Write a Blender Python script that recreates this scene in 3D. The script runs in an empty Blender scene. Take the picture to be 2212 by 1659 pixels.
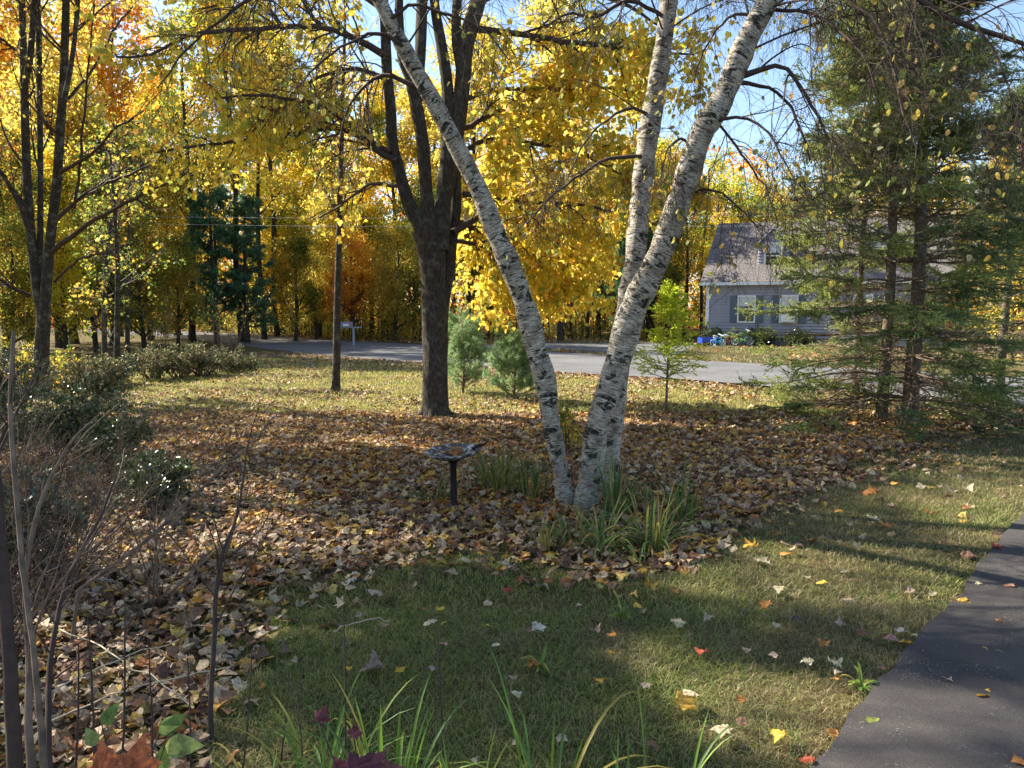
import bpy, math, random
import numpy as np
rng = np.random.default_rng(7); random.seed(7)
R_ = math.radians
S = bpy.context.scene
COL = S.collection
# ------------------------------------------------------------------ camera
PW, PH, F, HOR, EYE = 2212.0, 1659.0, 1725.0, 660.0, 2.0
PITCH = math.atan((PH/2-HOR)/F)
cam = bpy.data.cameras.new('camera'); camo = bpy.data.objects.new('camera', cam); COL.objects.link(camo)
cam.sensor_width = 36; cam.lens = 36*F/PW; cam.clip_end = 2000; cam.clip_start = 0.05
camo.location = (0, 0, EYE); camo.rotation_euler = (R_(90)-PITCH, 0, 0)
S.camera = camo
# ------------------------------------------------------------------ light
SUN_AZ, SUN_EL = -64.0, 39.0      # azimuth clockwise from +Y
w = bpy.data.worlds.new("World"); S.world = w; w.use_nodes = True
nt = w.node_tree; bg = nt.nodes['Background']
sky = nt.nodes.new('ShaderNodeTexSky'); sky.sky_type = 'NISHITA'; sky.sun_disc = False
sky.sun_elevation = R_(SUN_EL); sky.sun_rotation = R_(SUN_AZ % 360)
sky.air_density = 1.0; sky.dust_density = 0.6; sky.ozone_density = 1.5
hsv = nt.nodes.new('ShaderNodeHueSaturation'); hsv.inputs['Saturation'].default_value = 1.0; nt.links.new(sky.outputs[0], hsv.inputs['Color']); nt.links.new(hsv.outputs[0], bg.inputs[0]); bg.inputs[1].default_value = 0.085
sl = bpy.data.lights.new('sun', 'SUN'); slo = bpy.data.objects.new('sun', sl); COL.objects.link(slo)
sl.energy = 5.0; sl.angle = R_(0.5); sl.color = (1.0, 0.91, 0.75)
az, el = R_(SUN_AZ), R_(SUN_EL)
SD = np.array([math.sin(az)*math.cos(el), math.cos(az)*math.cos(el), math.sin(el)])
from mathutils import Vector
slo.rotation_euler = Vector(SD).to_track_quat('Z', 'Y').to_euler(); slo.location = (-20, 10, 30)
S.view_settings.view_transform = 'Standard'; S.view_settings.look = 'None'
S.view_settings.gamma = 1; S.view_settings.exposure = 1.7
S.render.resolution_x = 1024; S.render.resolution_y = 768
try:
    S.cycles.max_bounces = 7; S.cycles.transmission_bounces = 5; S.cycles.diffuse_bounces = 4
except Exception: pass
# ------------------------------------------------------------------ projection helpers (picture coordinates -> real points)
cp, sp = math.cos(PITCH), math.sin(PITCH)
def ray(px, py):
    x = (px-PW/2)/F; u = -(py-PH/2)/F
    return np.array([x, cp+u*sp, -sp+u*cp])
def ground(px, py, z=0.0):
    d = ray(px, py); t = (z-EYE)/d[2]
    return np.array([d[0]*t, d[1]*t, z])
def at(px, py, Y):
    d = ray(px, py); t = Y/d[1]
    return np.array([d[0]*t, Y, EYE+d[2]*t])
def proj(p):
    p = np.atleast_2d(p); y = p[:, 1]; z = p[:, 2]-EYE
    dep = y*cp-z*sp; up = y*sp+z*cp
    return PW/2+F*p[:, 0]/dep, PH/2-F*up/dep
def inpoly(x, y, poly):
    c = np.zeros(len(x), bool); n = len(poly)
    for i in range(n):
        x1, y1 = poly[i]; x2, y2 = poly[(i+1) % n]
        if y1 == y2: continue
        m = ((y1 > y) != (y2 > y)) & (x < (x2-x1)*(y-y1)/(y2-y1)+x1)
        c ^= m
    return c
def wid(pxw, Y): return pxw/F*Y
def hnoise(x, y, s=1.0, seed=0):
    """cheap smooth value noise, 0..1"""
    x = np.asarray(x)*s; y = np.asarray(y)*s
    xi = np.floor(x).astype(np.int64); yi = np.floor(y).astype(np.int64); fx = x-xi; fy = y-yi
    fx = fx*fx*(3-2*fx); fy = fy*fy*(3-2*fy)
    def h(a, b):
        n = (a*374761393+b*668265263+seed*1442695041) & 0x7fffffff
        n = ((n ^ (n >> 13))*1274126177) & 0x7fffffff
        return ((n ^ (n >> 16)) & 0xffff)/65535.0
    return (h(xi, yi)*(1-fx)+h(xi+1, yi)*fx)*(1-fy)+(h(xi, yi+1)*(1-fx)+h(xi+1, yi+1)*fx)*fy
def norm(v): return v/np.maximum(np.linalg.norm(v, axis=-1, keepdims=True), 1e-9)
def tag(o, label=None, cat=None, group=None, kind=None):
    if label: o['label'] = label
    if cat: o['category'] = cat
    if group: o['group'] = group
    if kind: o['kind'] = kind
    return o
def empty(name, loc=(0, 0, 0), rz=0):
    o = bpy.data.objects.new(name, None); COL.objects.link(o); o.location = [float(a) for a in loc]; o.rotation_euler = (0, 0, rz)
    o.empty_display_size = 0.2
    return o
# ------------------------------------------------------------------ mesh collector
class MB:
    def __init__(s): s.v = []; s.n = 0; s.f = []
    def add(s, v, f, uv=None, r=None, mi=0, smooth=False):
        v = np.asarray(v, float).reshape(-1, 3); f = np.asarray(f, np.int64)
        if len(f) == 0: return
        s.v.append(v); s.f.append((f+s.n, uv, r, mi, smooth)); s.n += len(v)
    def box(s, x0, x1, y0, y1, z0, z1, mi=0):
        v = [(x, y, z) for z in (z0, z1) for y in (y0, y1) for x in (x0, x1)]
        s.add(v, [(0, 2, 3, 1), (4, 5, 7, 6), (0, 1, 5, 4), (2, 6, 7, 3), (0, 4, 6, 2), (1, 3, 7, 5)], mi=mi)
    def build(s, name, mats, parent=None, loc=(0, 0, 0)):
        me = bpy.data.meshes.new(name)
        o = bpy.data.objects.new(name, me); COL.objects.link(o)
        off = np.asarray(loc, float)
        if s.v:
            V = np.concatenate(s.v)-off
            me.vertices.add(len(V)); me.vertices.foreach_set('co', V.astype(np.float32).ravel())
            tot = np.concatenate([np.full(len(f[0]), f[0].shape[1]) for f in s.f])
            L = np.concatenate([f[0].ravel() for f in s.f])
            me.loops.add(len(L)); me.loops.foreach_set('vertex_index', L.astype(np.int32))
            me.polygons.add(len(tot)); st = np.concatenate([[0], np.cumsum(tot)[:-1]])
            me.polygons.foreach_set('loop_start', st.astype(np.int32))
            me.update(calc_edges=True)
            me.polygons.foreach_set('material_index', np.concatenate([np.full(len(f[0]), f[3]) for f in s.f]).astype(np.int32))
            me.polygons.foreach_set('use_smooth', np.concatenate([np.full(len(f[0]), f[4]) for f in s.f]).astype(bool))
            if any(f[1] is not None for f in s.f):
                uv = np.concatenate([(f[1].reshape(-1, 2) if f[1] is not None else np.zeros((f[0].size, 2))) for f in s.f])
                ul = me.uv_layers.new(name='UVMap'); ul.data.foreach_set('uv', uv.astype(np.float32).ravel())
            if any(f[2] is not None for f in s.f):
                r = np.concatenate([(f[2] if f[2] is not None else np.zeros(len(f[0]))) for f in s.f])
                a = me.attributes.new('r', 'FLOAT', 'FACE'); a.data.foreach_set('value', r.astype(np.float32))
        for m in (mats if isinstance(mats, (list, tuple)) else [mats]): me.materials.append(m)
        if parent is not None:
            o.parent = parent
        o.location = [float(a) for a in off]
        return o
def tubes(mb, P, R, n=4, mi=0, rough=0.0, seed=0):
    P = np.asarray(P, float); R = np.asarray(R, float)
    if P.ndim == 2: P = P[None]; R = R[None]
    B, K, _ = P.shape
    if B == 0: return
    T = np.empty_like(P); T[:, 1:-1] = P[:, 2:]-P[:, :-2]; T[:, 0] = P[:, 1]-P[:, 0]; T[:, -1] = P[:, -1]-P[:, -2]; T = norm(T)
    ref = norm(np.array([0.13, 0.98, 0.09]))[None, None]
    m = np.abs((norm(P[:, -1]-P[:, 0])*ref[0]).sum(-1)) > 0.8
    refs = np.repeat(np.repeat(ref, B, 0), K, 1); refs[m] = norm(np.array([0.9, 0.1, 0.4]))
    U = norm(np.cross(T, refs)); Vv = np.cross(T, U)
    a = np.arange(n)*2*math.pi/n
    rr = R[:, :, None]*np.ones(n)
    if rough:
        g = np.random.default_rng(seed)
        ph = g.uniform(0, 6.28, 6); 
        z = np.arange(K)[None, :, None]
        rr = rr*(1+rough*(np.sin(2*a+ph[0]+z*.31)+.7*np.sin(3*a+ph[1]-z*.53)+.5*np.sin(5*a+ph[2]+z*.77))/1.6+rough*.8*g.normal(0, .35, (B, K, n)))
    V = P[:, :, None, :]+rr[..., None]*(np.cos(a)[None, None, :, None]*U[:, :, None, :]+np.sin(a)[None, None, :, None]*Vv[:, :, None, :])
    idx = np.arange(B*K*n).reshape(B, K, n); nx = np.roll(idx, -1, 2)
    f = np.stack([idx[:, :-1], nx[:, :-1], nx[:, 1:], idx[:, 1:]], -1).reshape(-1, 4)
    ln = np.concatenate([np.zeros((B, 1)), np.cumsum(np.linalg.norm(P[:, 1:]-P[:, :-1], axis=-1), 1)], 1)
    c = (R.max(1)*2*math.pi)[:, None, None]
    u0 = (np.arange(n)/n)[None, None]*c*np.ones((B, K-1, 1)); u1 = ((np.arange(n)+1)/n)[None, None]*c*np.ones((B, K-1, 1))
    v0 = ln[:, :-1, None]*np.ones(n); v1 = ln[:, 1:, None]*np.ones(n)
    off = (np.arange(B)*0.37)[:, None, None]
    uv = np.stack([np.stack([u0+off, v0], -1), np.stack([u1+off, v0], -1), np.stack([u1+off, v1], -1), np.stack([u0+off, v1], -1)], -2).reshape(-1, 4, 2)
    mb.add(V, f, uv=uv, r=np.random.default_rng(3).random(len(f)), mi=mi, smooth=True)
def spline(pts, K):
    """catmull-rom through rows of pts (any columns), K samples"""
    p = np.asarray(pts, float); n = len(p)
    q = np.vstack([2*p[0]-p[1], p, 2*p[-1]-p[-2]])
    d = np.concatenate([[0], np.cumsum(np.linalg.norm(p[1:, :3]-p[:-1, :3], axis=1))]); s = np.linspace(0, d[-1], K)
    i = np.clip(np.searchsorted(d, s, side='right')-1, 0, n-2); t = ((s-d[i])/(d[i+1]-d[i]))[:, None]
    a, b, c, e = q[i], q[i+1], q[i+2], q[i+3]
    return 0.5*((2*b)+(-a+c)*t+(2*a-5*b+4*c-e)*t*t+(-a+3*b-3*c+e)*t**3)
def sampl(P, R, i, t):
    K = P.shape[1]; x = np.clip(t, 0, 0.9999)*(K-1); k = x.astype(int); f = (x-k)[:, None]
    p = P[i, k]*(1-f)+P[i, k+1]*f; tan = norm(P[i, k+1]-P[i, k]); r = R[i, k]*(1-f[:, 0])+R[i, k+1]*f[:, 0]
    return p, tan, r
def grow(P, R, per, t0, t1, ang, L, K, rr, up=0.0, droop=0.0, wig=.1, rmin=.001, horiz=0.0, tl=0.4, g=None, tip=.25):
    g = g or rng
    B = len(P); i = np.repeat(np.arange(B), per); N = len(i)
    t = g.uniform(t0, t1, N); p, tan, r = sampl(P, R, i, t)
    v = g.normal(size=(N, 3)); v[:, 2] *= (1-horiz); v = norm(v-(v*tan).sum(-1, keepdims=True)*tan)
    a = ang*g.uniform(.7, 1.3, N)[:, None]
    d = norm(np.cos(a)*tan+np.sin(a)*v)
    ln = L*g.uniform(.6, 1.25, N)*(1-tl*t)
    out = np.empty((N, K, 3)); out[:, 0] = p
    for k in range(1, K):
        out[:, k] = out[:, k-1]+d*(ln/(K-1))[:, None]
        d = d+g.normal(0, wig, (N, 3)); d[:, 2] += up-droop*k/K; d = norm(d)
    r0 = np.maximum(np.minimum(r*rr, r*.9), rmin)
    RR = r0[:, None]*np.linspace(1, tip, K)[None]
    return out, np.maximum(RR, rmin*.6)
# leaf templates: x across, y along
MAPLE = [(0, 0), (.24, -.08), (.32, .08), (.50, .32), (.33, .44), (.22, .64), (0, .93), (-.20, .60), (-.31, .46), (-.52, .34), (-.30, .10), (-.26, -.06)]
MAPLEF = [(0, 0), (.10, -.03), (.30, -.12), (.31, .0), (.27, .10), (.40, .14), (.47, .24), (.55, .36), (.43, .40), (.38, .47), (.29, .44), (.24, .56), (.24, .64), (.12, .74), (0, .97)]
MAPLEF = MAPLEF+[(-x, y) for x, y in MAPLEF[-2:0:-1]]
MAPLES = [(0, 0), (.34, .0), (.2, .2), (.5, .42), (.16, .5), (0, .95), (-.16, .5), (-.5, .42), (-.2, .2), (-.34, .0)]
OVATE = [(0, 0), (.20, .10), (.32, .30), (.20, .65), (0, 1), (-.20, .65), (-.32, .30), (-.20, .10)]
ROUND = [(0, 0), (.22, .12), (.36, .36), (.30, .66), (.12, .92), (0, 1), (-.12, .92), (-.30, .66), (-.36, .36), (-.22, .12)]
RHOMB = [(0, 0), (.30, .45), (0, 1), (-.30, .45)]
BLADE = [(0, 0), (.13, .4), (0, 1), (-.13, .4)]
def leaves(mb, pos, axis, nrm, size, tpl, mi=0, curl=.15, r=None, g=None):
    g = g or rng
    N = len(pos)
    if N == 0: return
    T = np.array(tpl); m = len(T)
    ax = norm(axis); nr = norm(nrm-(nrm*ax).sum(-1, keepdims=True)*ax); sd = np.cross(ax, nr)
    size = np.broadcast_to(size, (N,))
    c1 = g.normal(0, curl, (N, 1))*3; c2 = g.normal(0, curl, (N, 1))*1.6
    z = c1*T[None, :, 0]**2+c2*(T[None, :, 1]-.4)**2+g.normal(0, curl*.25, (N, m))
    V = pos[:, None]+size[:, None, None]*(T[None, :, 0, None]*sd[:, None]+(T[None, :, 1, None])*ax[:, None]+z[..., None]*nr[:, None])
    f = np.arange(N*m).reshape(N, m)
    mb.add(V, f, r=(g.random(N) if r is None else r), mi=mi)
def leaves_on(mb, P, R, per, t0, t1, size, tpl, off=.02, down=.6, flat=.5, mi=0, curl=.15, keep=None, g=None):
    g = g or rng
    i = np.repeat(np.arange(len(P)), per); t = g.uniform(t0, t1, len(i)); p, tan, r = sampl(P, R, i, t)
    p = p+g.normal(0, off, p.shape)
    if keep is not None: k = keep(p); p = p[k]; tan = tan[k]
    N = len(p); ax = tan*.6+g.normal(0, .7, (N, 3)); ax[:, 2] -= down
    nr = g.normal(0, 1, (N, 3)); nr[:, 2] += flat*2
    leaves(mb, p, ax, nr, size*g.uniform(.65, 1.2, N), tpl, mi=mi, curl=curl, g=g)
def needles(mb, pos, dr, ln, wd, mi=0, g=None):
    g = g or rng
    N = len(pos); d = norm(dr); s = norm(np.cross(d, g.normal(size=(N, 3))))
    ln = np.broadcast_to(ln, (N,)); V = np.stack([pos-s*wd/2, pos+s*wd/2, pos+d*ln[:, None]], 1)
    mb.add(V, np.arange(N*3).reshape(N, 3), r=g.random(N), mi=mi)
def ribbons(mb, P, W, mi=0, g=None):
    g = g or rng
    B, K, _ = P.shape; T = np.empty_like(P); T[:, 1:-1] = P[:, 2:]-P[:, :-2]; T[:, 0] = P[:, 1]-P[:, 0]; T[:, -1] = P[:, -1]-P[:, -2]; T = norm(T)
    h = P[:, -1]-P[:, 0]; h[:, 2] = 0; h = norm(h+1e-4); sd = np.stack([-h[:, 1], h[:, 0], h[:, 2]*0], -1)[:, None]*np.ones((1, K, 1))
    sd = norm(sd-(sd*T).sum(-1, keepdims=True)*T); nn = np.cross(T, sd)
    V = np.stack([P-sd*W[..., None]/2+nn*W[..., None]*.22, P, P+sd*W[..., None]/2+nn*W[..., None]*.22], 2)
    idx = np.arange(B*K*3).reshape(B, K, 3); fs = []
    for c in (0, 1): fs.append(np.stack([idx[:, :-1, c], idx[:, :-1, c+1], idx[:, 1:, c+1], idx[:, 1:, c]], -1))
    f = np.stack(fs, 2).reshape(-1, 4); r = np.repeat(g.random(B), (K-1)*2)
    mb.add(V, f, r=r, mi=mi, smooth=True)
def blades(mb, p, h, wd, lean, mi=0, g=None, droop=.5):
    g = g or rng
    N = len(p); a = g.uniform(0, 6.283, N); d = np.stack([np.cos(a), np.sin(a), a*0], -1); b = g.uniform(0, 6.283, N); s = np.stack([np.cos(b), np.sin(b), b*0], -1)*(wd/2)
    h = np.broadcast_to(h, (N,))[:, None]; ln = (lean*g.uniform(.2, 1.3, N))[:, None]
    up = np.array([0, 0, 1.0])
    m = p+up*h*.6+d*h*ln*.5; t = p+up*h*(1-droop*ln*.6)+d*h*ln*1.3
    V = np.stack([p-s, p+s, m+s*.8, m-s*.8, t], 1)
    i = np.arange(N*5).reshape(N, 5); r = g.random(N)
    mb.add(V, i[:, :4], r=r, mi=mi); s0 = mb.n-N*5
    mb.f.append((np.stack([i[:, 3], i[:, 2], i[:, 4]], -1)+s0, None, r, mi, False))
# ------------------------------------------------------------------ materials
def mat(name):
    m = bpy.data.materials.new(name); m.use_nodes = True; t = m.node_tree; t.nodes.clear()
    o = t.nodes.new('ShaderNodeOutputMaterial'); return m, t, o
def N(t, ty, **kw):
    n = t.nodes.new(ty)
    for k, v in kw.items():
        if k.startswith('i_'): n.inputs[k[2:].replace('_', ' ')].default_value = v
        else: setattr(n, k, v)
    return n
def ramp(t, stops, interp='LINEAR'):
    n = t.nodes.new('ShaderNodeValToRGB'); cr = n.color_ramp; cr.interpolation = interp
    while len(cr.elements) < len(stops): cr.elements.new(0.5)
    for e, (p, c) in zip(cr.elements, stops): e.position = p; e.color = (*c, 1)
    return n
def leafmat(name, cols, trans=.4, rough=.55, spec=.25, clump=0.0, cs=.6, tboost=1.25, mottle=0.0):
    m, t, o = mat(name)
    at_ = N(t, 'ShaderNodeAttribute', attribute_name='r')
    src = at_.outputs['Fac']
    n = len(cols)
    if clump:
        tc = N(t, 'ShaderNodeNewGeometry'); no = N(t, 'ShaderNodeTexNoise'); no.inputs['Scale'].default_value = cs; no.inputs['Detail'].default_value = 1
        t.links.new(tc.outputs['Position'], no.inputs['Vector'])
        mr = N(t, 'ShaderNodeMapRange'); mr.inputs[1].default_value = .3; mr.inputs[2].default_value = .7; mr.inputs[3].default_value = -clump; mr.inputs[4].default_value = clump
        t.links.new(no.outputs[0], mr.inputs[0])
        ad = N(t, 'ShaderNodeMath', operation='ADD', use_clamp=True); t.links.new(src, ad.inputs[0]); t.links.new(mr.outputs[0], ad.inputs[1]); src = ad.outputs[0]
    rp = ramp(t, [(i/n, c) for i, c in enumerate(cols)], 'LINEAR' if clump else 'CONSTANT'); t.links.new(src, rp.inputs[0])
    if mottle:
        tc = N(t, 'ShaderNodeNewGeometry'); n2 = N(t, 'ShaderNodeTexNoise'); n2.inputs['Scale'].default_value = mottle; n2.inputs['Detail'].default_value = 3; n2.inputs['Roughness'].default_value = .7
        t.links.new(tc.outputs['Position'], n2.inputs['Vector']); r2 = ramp(t, [(.3, (.45, .38, .32)), (.5, (1, 1, 1)), (.7, (1.35, 1.3, 1.2))]); t.links.new(n2.outputs[0], r2.inputs[0])
        mm_ = N(t, 'ShaderNodeMixRGB', blend_type='MULTIPLY'); mm_.inputs[0].default_value = 1; t.links.new(rp.outputs[0], mm_.inputs[1]); t.links.new(r2.outputs[0], mm_.inputs[2]); rp = mm_
    p = N(t, 'ShaderNodeBsdfPrincipled'); p.inputs['Roughness'].default_value = rough; p.inputs['Specular IOR Level'].default_value = spec
    t.links.new(rp.outputs[0], p.inputs['Base Color'])
    if trans > 0:
        tr = N(t, 'ShaderNodeBsdfTranslucent'); hs = N(t, 'ShaderNodeHueSaturation'); hs.inputs['Saturation'].default_value = 1.0; hs.inputs['Value'].default_value = tboost
        t.links.new(rp.outputs[0], hs.inputs['Color']); t.links.new(hs.outputs[0], tr.inputs[0])
        mx = N(t, 'ShaderNodeMixShader'); mx.inputs[0].default_value = trans
        t.links.new(p.outputs[0], mx.inputs[1]); t.links.new(tr.outputs[0], mx.inputs[2]); t.links.new(mx.outputs[0], o.inputs[0])
    else: t.links.new(p.outputs[0], o.inputs[0])
    return m
def simple(name, col, rough=.6, metal=0, noise=0.0, nscale=20, spec=.4, bump=0.0):
    m, t, o = mat(name); p = N(t, 'ShaderNodeBsdfPrincipled'); p.inputs['Base Color'].default_value = (*col, 1); p.inputs['Roughness'].default_value = rough
    p.inputs['Metallic'].default_value = metal; p.inputs['Specular IOR Level'].default_value = spec; t.links.new(p.outputs[0], o.inputs[0])
    if noise or bump:
        g = N(t, 'ShaderNodeTexCoord'); no = N(t, 'ShaderNodeTexNoise'); no.inputs['Scale'].default_value = nscale; no.inputs['Detail'].default_value = 5
        t.links.new(g.outputs['Object'], no.inputs['Vector'])
        rp = ramp(t, [(.3, tuple(c*(1-noise) for c in col)), (.7, tuple(min(1, c*(1+noise)) for c in col))]); t.links.new(no.outputs[0], rp.inputs[0]); t.links.new(rp.outputs[0], p.inputs['Base Color'])
        if bump:
            b = N(t, 'ShaderNodeBump'); b.inputs['Strength'].default_value = bump; b.inputs['Distance'].default_value = .01; t.links.new(no.outputs[0], b.inputs['Height']); t.links.new(b.outputs[0], p.inputs['Normal'])
    return m
def barkmat(name, c0, c1, c2, su=26, sv=5, bump=.9, lich=None, dist=.02):
    m, t, o = mat(name); uv = N(t, 'ShaderNodeUVMap'); mp = N(t, 'ShaderNodeMapping'); mp.inputs['Scale'].default_value = (su, sv, 1)
    t.links.new(uv.outputs[0], mp.inputs[0])
    no = N(t, 'ShaderNodeTexNoise'); no.inputs['Scale'].default_value = 1; no.inputs['Detail'].default_value = 6; no.inputs['Roughness'].default_value = .65; no.inputs['Distortion'].default_value = .6
    t.links.new(mp.outputs[0], no.inputs['Vector'])
    rp = ramp(t, [(.32, c0), (.5, c1), (.68, c2)]); t.links.new(no.outputs[0], rp.inputs[0]); out = rp.outputs[0]
    if lich:
        g = N(t, 'ShaderNodeTexCoord'); n2 = N(t, 'ShaderNodeTexNoise'); n2.inputs['Scale'].default_value = 7; n2.inputs['Detail'].default_value = 5; n2.inputs['Roughness'].default_value = .7
        t.links.new(g.outputs['Object'], n2.inputs['Vector']); r2 = ramp(t, [(.52, (0, 0, 0)), (.62, (1, 1, 1))]); t.links.new(n2.outputs[0], r2.inputs[0])
        mx = N(t, 'ShaderNodeMixRGB'); mx.inputs[2].default_value = (*lich, 1); t.links.new(r2.outputs[0], mx.inputs[0]); t.links.new(out, mx.inputs[1]); out = mx.outputs[0]
    p = N(t, 'ShaderNodeBsdfPrincipled'); p.inputs['Roughness'].default_value = .85; p.inputs['Specular IOR Level'].default_value = .15
    t.links.new(out, p.inputs['Base Color']); b = N(t, 'ShaderNodeBump'); b.inputs['Strength'].default_value = bump; b.inputs['Distance'].default_value = dist
    t.links.new(no.outputs[0], b.inputs['Height']); t.links.new(b.outputs[0], p.inputs['Normal']); t.links.new(p.outputs[0], o.inputs[0])
    return m
def birchmat():
    m, t, o = mat('birch_bark'); uv = N(t, 'ShaderNodeUVMap')
    def nz(su, sv, det, rough, d=0.0):
        mp = N(t, 'ShaderNodeMapping'); mp.inputs['Scale'].default_value = (su, sv, 1); t.links.new(uv.outputs[0], mp.inputs[0])
        n = N(t, 'ShaderNodeTexNoise'); n.inputs['Scale'].default_value = 1; n.inputs['Detail'].default_value = det; n.inputs['Roughness'].default_value = rough; n.inputs['Distortion'].default_value = d
        t.links.new(mp.outputs[0], n.inputs['Vector']); return n
    base = nz(3, 5, 4, .6); rb = ramp(t, [(.3, (.18, .14, .10)), (.46, (.42, .37, .30)), (.70, (.66, .61, .53))]); t.links.new(base.outputs[0], rb.inputs[0])
    lines = nz(10, 90, 3, .7, .4); rl = ramp(t, [(.40, (0, 0, 0)), (.52, (1, 1, 1))]); t.links.new(lines.outputs[0], rl.inputs[0])
    m1 = N(t, 'ShaderNodeMixRGB'); m1.inputs[1].default_value = (.12, .10, .085, 1); t.links.new(rl.outputs[0], m1.inputs[0]); t.links.new(rb.outputs[0], m1.inputs[2])
    bands = nz(3.4, 10, 5, .72, .9); r2 = ramp(t, [(.535, (0, 0, 0)), (.565, (1, 1, 1))]); t.links.new(bands.outputs[0], r2.inputs[0])
    m2 = N(t, 'ShaderNodeMixRGB'); m2.inputs[2].default_value = (.022, .019, .017, 1); t.links.new(r2.outputs[0], m2.inputs[0]); t.links.new(m1.outputs[0], m2.inputs[1])
    li = nz(16, 14, 6, .75); r3 = ramp(t, [(.50, (0, 0, 0)), (.64, (.8, .8, .8))]); t.links.new(li.outputs[0], r3.inputs[0])
    m3 = N(t, 'ShaderNodeMixRGB'); m3.inputs[2].default_value = (.17, .17, .13, 1); t.links.new(r3.outputs[0], m3.inputs[0]); t.links.new(m2.outputs[0], m3.inputs[1])
    p = N(t, 'ShaderNodeBsdfPrincipled'); p.inputs['Roughness'].default_value = .7; p.inputs['Specular IOR Level'].default_value = .2; t.links.new(m3.outputs[0], p.inputs['Base Color'])
    ad = N(t, 'ShaderNodeMath', operation='ADD'); t.links.new(rl.outputs[0], ad.inputs[0]); t.links.new(base.outputs[0], ad.inputs[1])
    b = N(t, 'ShaderNodeBump'); b.inputs['Strength'].default_value = .6; b.inputs['Distance'].default_value = .006; t.links.new(ad.outputs[0], b.inputs['Height']); t.links.new(b.outputs[0], p.inputs['Normal'])
    t.links.new(p.outputs[0], o.inputs[0]); return m
YEL = [(.64, .50, .05), (.72, .58, .08), (.56, .48, .06), (.76, .64, .14), (.60, .44, .05), (.44, .40, .07), (.66, .38, .06), (.30, .34, .07)]
M = {}
M['birch'] = birchmat()
M['twig'] = simple('twig_bark', (.055, .035, .028), .8, noise=.3)
M['twig_tan'] = simple('dry_twig_bark', (.15, .105, .075), .8, noise=.55, nscale=12)
M['dead_twig'] = simple('spruce_twig_bark', (.16, .115, .08), .85, noise=.4)
M['maple_bark'] = barkmat('maple_bark', (.014, .011, .009), (.055, .044, .035), (.12, .10, .08), 42, 9, 1.0, (.10, .098, .08), .03)
M['grey_bark'] = barkmat('grey_bark', (.014, .012, .010), (.042, .036, .03), (.09, .08, .07), 40, 14, .8, (.12, .12, .10), .015)
M['dark_bark'] = barkmat('dark_bark', (.015, .013, .011), (.045, .038, .03), (.09, .075, .06), 14, 4, .8, None, .03)
M['spruce_bark'] = barkmat('spruce_bark', (.05, .035, .025), (.13, .10, .075), (.24, .20, .16), 30, 20, .8, (.20, .20, .16), .01)
M['yellow'] = leafmat('yellow_maple_leaf', YEL, .6, tboost=1.35)
M['birch_leaf'] = leafmat('birch_leaf', [(.36, .36, .08), (.46, .38, .07), (.24, .30, .07), (.50, .36, .07), (.40, .27, .09), (.34, .35, .18)], .38)
M['gold'] = leafmat('gold_leaf', [(.34, .20, .05), (.58, .38, .05), (.66, .50, .08), (.60, .53, .09), (.34, .38, .06), (.70, .60, .16)], .62, clump=.38, cs=.35, tboost=1.4)
M['orange'] = leafmat('orange_leaf', [(.50, .15, .025), (.68, .26, .03), (.76, .38, .04), (.76, .50, .06), (.50, .42, .06)], .62, clump=.38, cs=.35, tboost=1.4)
M['lime'] = leafmat('yellow_green_leaf', [(.13, .20, .03), (.26, .34, .04), (.46, .48, .05), (.64, .54, .06), (.72, .46, .05)], .62, clump=.42, cs=.35, tboost=1.5)
M['olive'] = leafmat('olive_leaf', [(.06, .10, .02), (.12, .17, .03), (.22, .25, .04), (.38, .32, .05), (.46, .28, .04)], .58, clump=.42, cs=.35, tboost=1.6)
M['mix'] = leafmat('mixed_wood_leaf', [(.07, .12, .025), (.16, .22, .03), (.42, .42, .05), (.70, .46, .05), (.76, .34, .04), (.62, .18, .03)], .6, clump=.5, cs=.16, tboost=1.5)
M['under'] = leafmat('undergrowth_leaf', [(.09, .14, .04), (.17, .24, .05), (.34, .36, .08), (.52, .46, .09), (.56, .36, .06)], .55, clump=.5, cs=.3, tboost=1.5)
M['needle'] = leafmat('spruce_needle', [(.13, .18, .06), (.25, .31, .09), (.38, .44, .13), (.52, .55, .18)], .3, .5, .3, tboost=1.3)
M['needle_shaded'] = leafmat('dark_spruce_needle', [(.07, .11, .05), (.12, .17, .07), (.19, .25, .09), (.30, .34, .12)], .25, .5, .3)  # darker copy of the spruce needles, shade put into the colour
M['pine'] = leafmat('pine_needle', [(.13, .22, .09), (.22, .34, .15), (.34, .47, .22), (.48, .58, .32)], .35, .45, .4)
M['dkpine'] = leafmat('dark_pine_needle', [(.04, .10, .05), (.06, .15, .07), (.10, .20, .09), (.16, .27, .12)], .3, .5, .3)
M['hemlock'] = leafmat('hemlock_needle', [(.46, .56, .05), (.62, .68, .07), (.72, .74, .12), (.36, .46, .05)], .6, tboost=1.4)
M['glossy'] = leafmat('glossy_evergreen_leaf', [(.03, .06, .025), (.05, .09, .035), (.08, .12, .04), (.13, .16, .06), (.18, .15, .06)], .08, .28, .6)
M['rhodo'] = leafmat('shrub_leaf', [(.045, .07, .03), (.08, .11, .045), (.14, .16, .06), (.32, .28, .12), (.20, .13, .08)], .2, .6, .25)
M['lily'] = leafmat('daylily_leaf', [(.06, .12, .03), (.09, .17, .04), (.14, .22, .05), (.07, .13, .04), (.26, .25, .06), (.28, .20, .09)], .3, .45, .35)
M['lilyf'] = leafmat('daylily_leaf_lit', [(.10, .20, .035), (.15, .26, .04), (.20, .30, .05), (.30, .34, .06), (.40, .32, .07), (.09, .17, .04)], .35, .45, .35)
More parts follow.
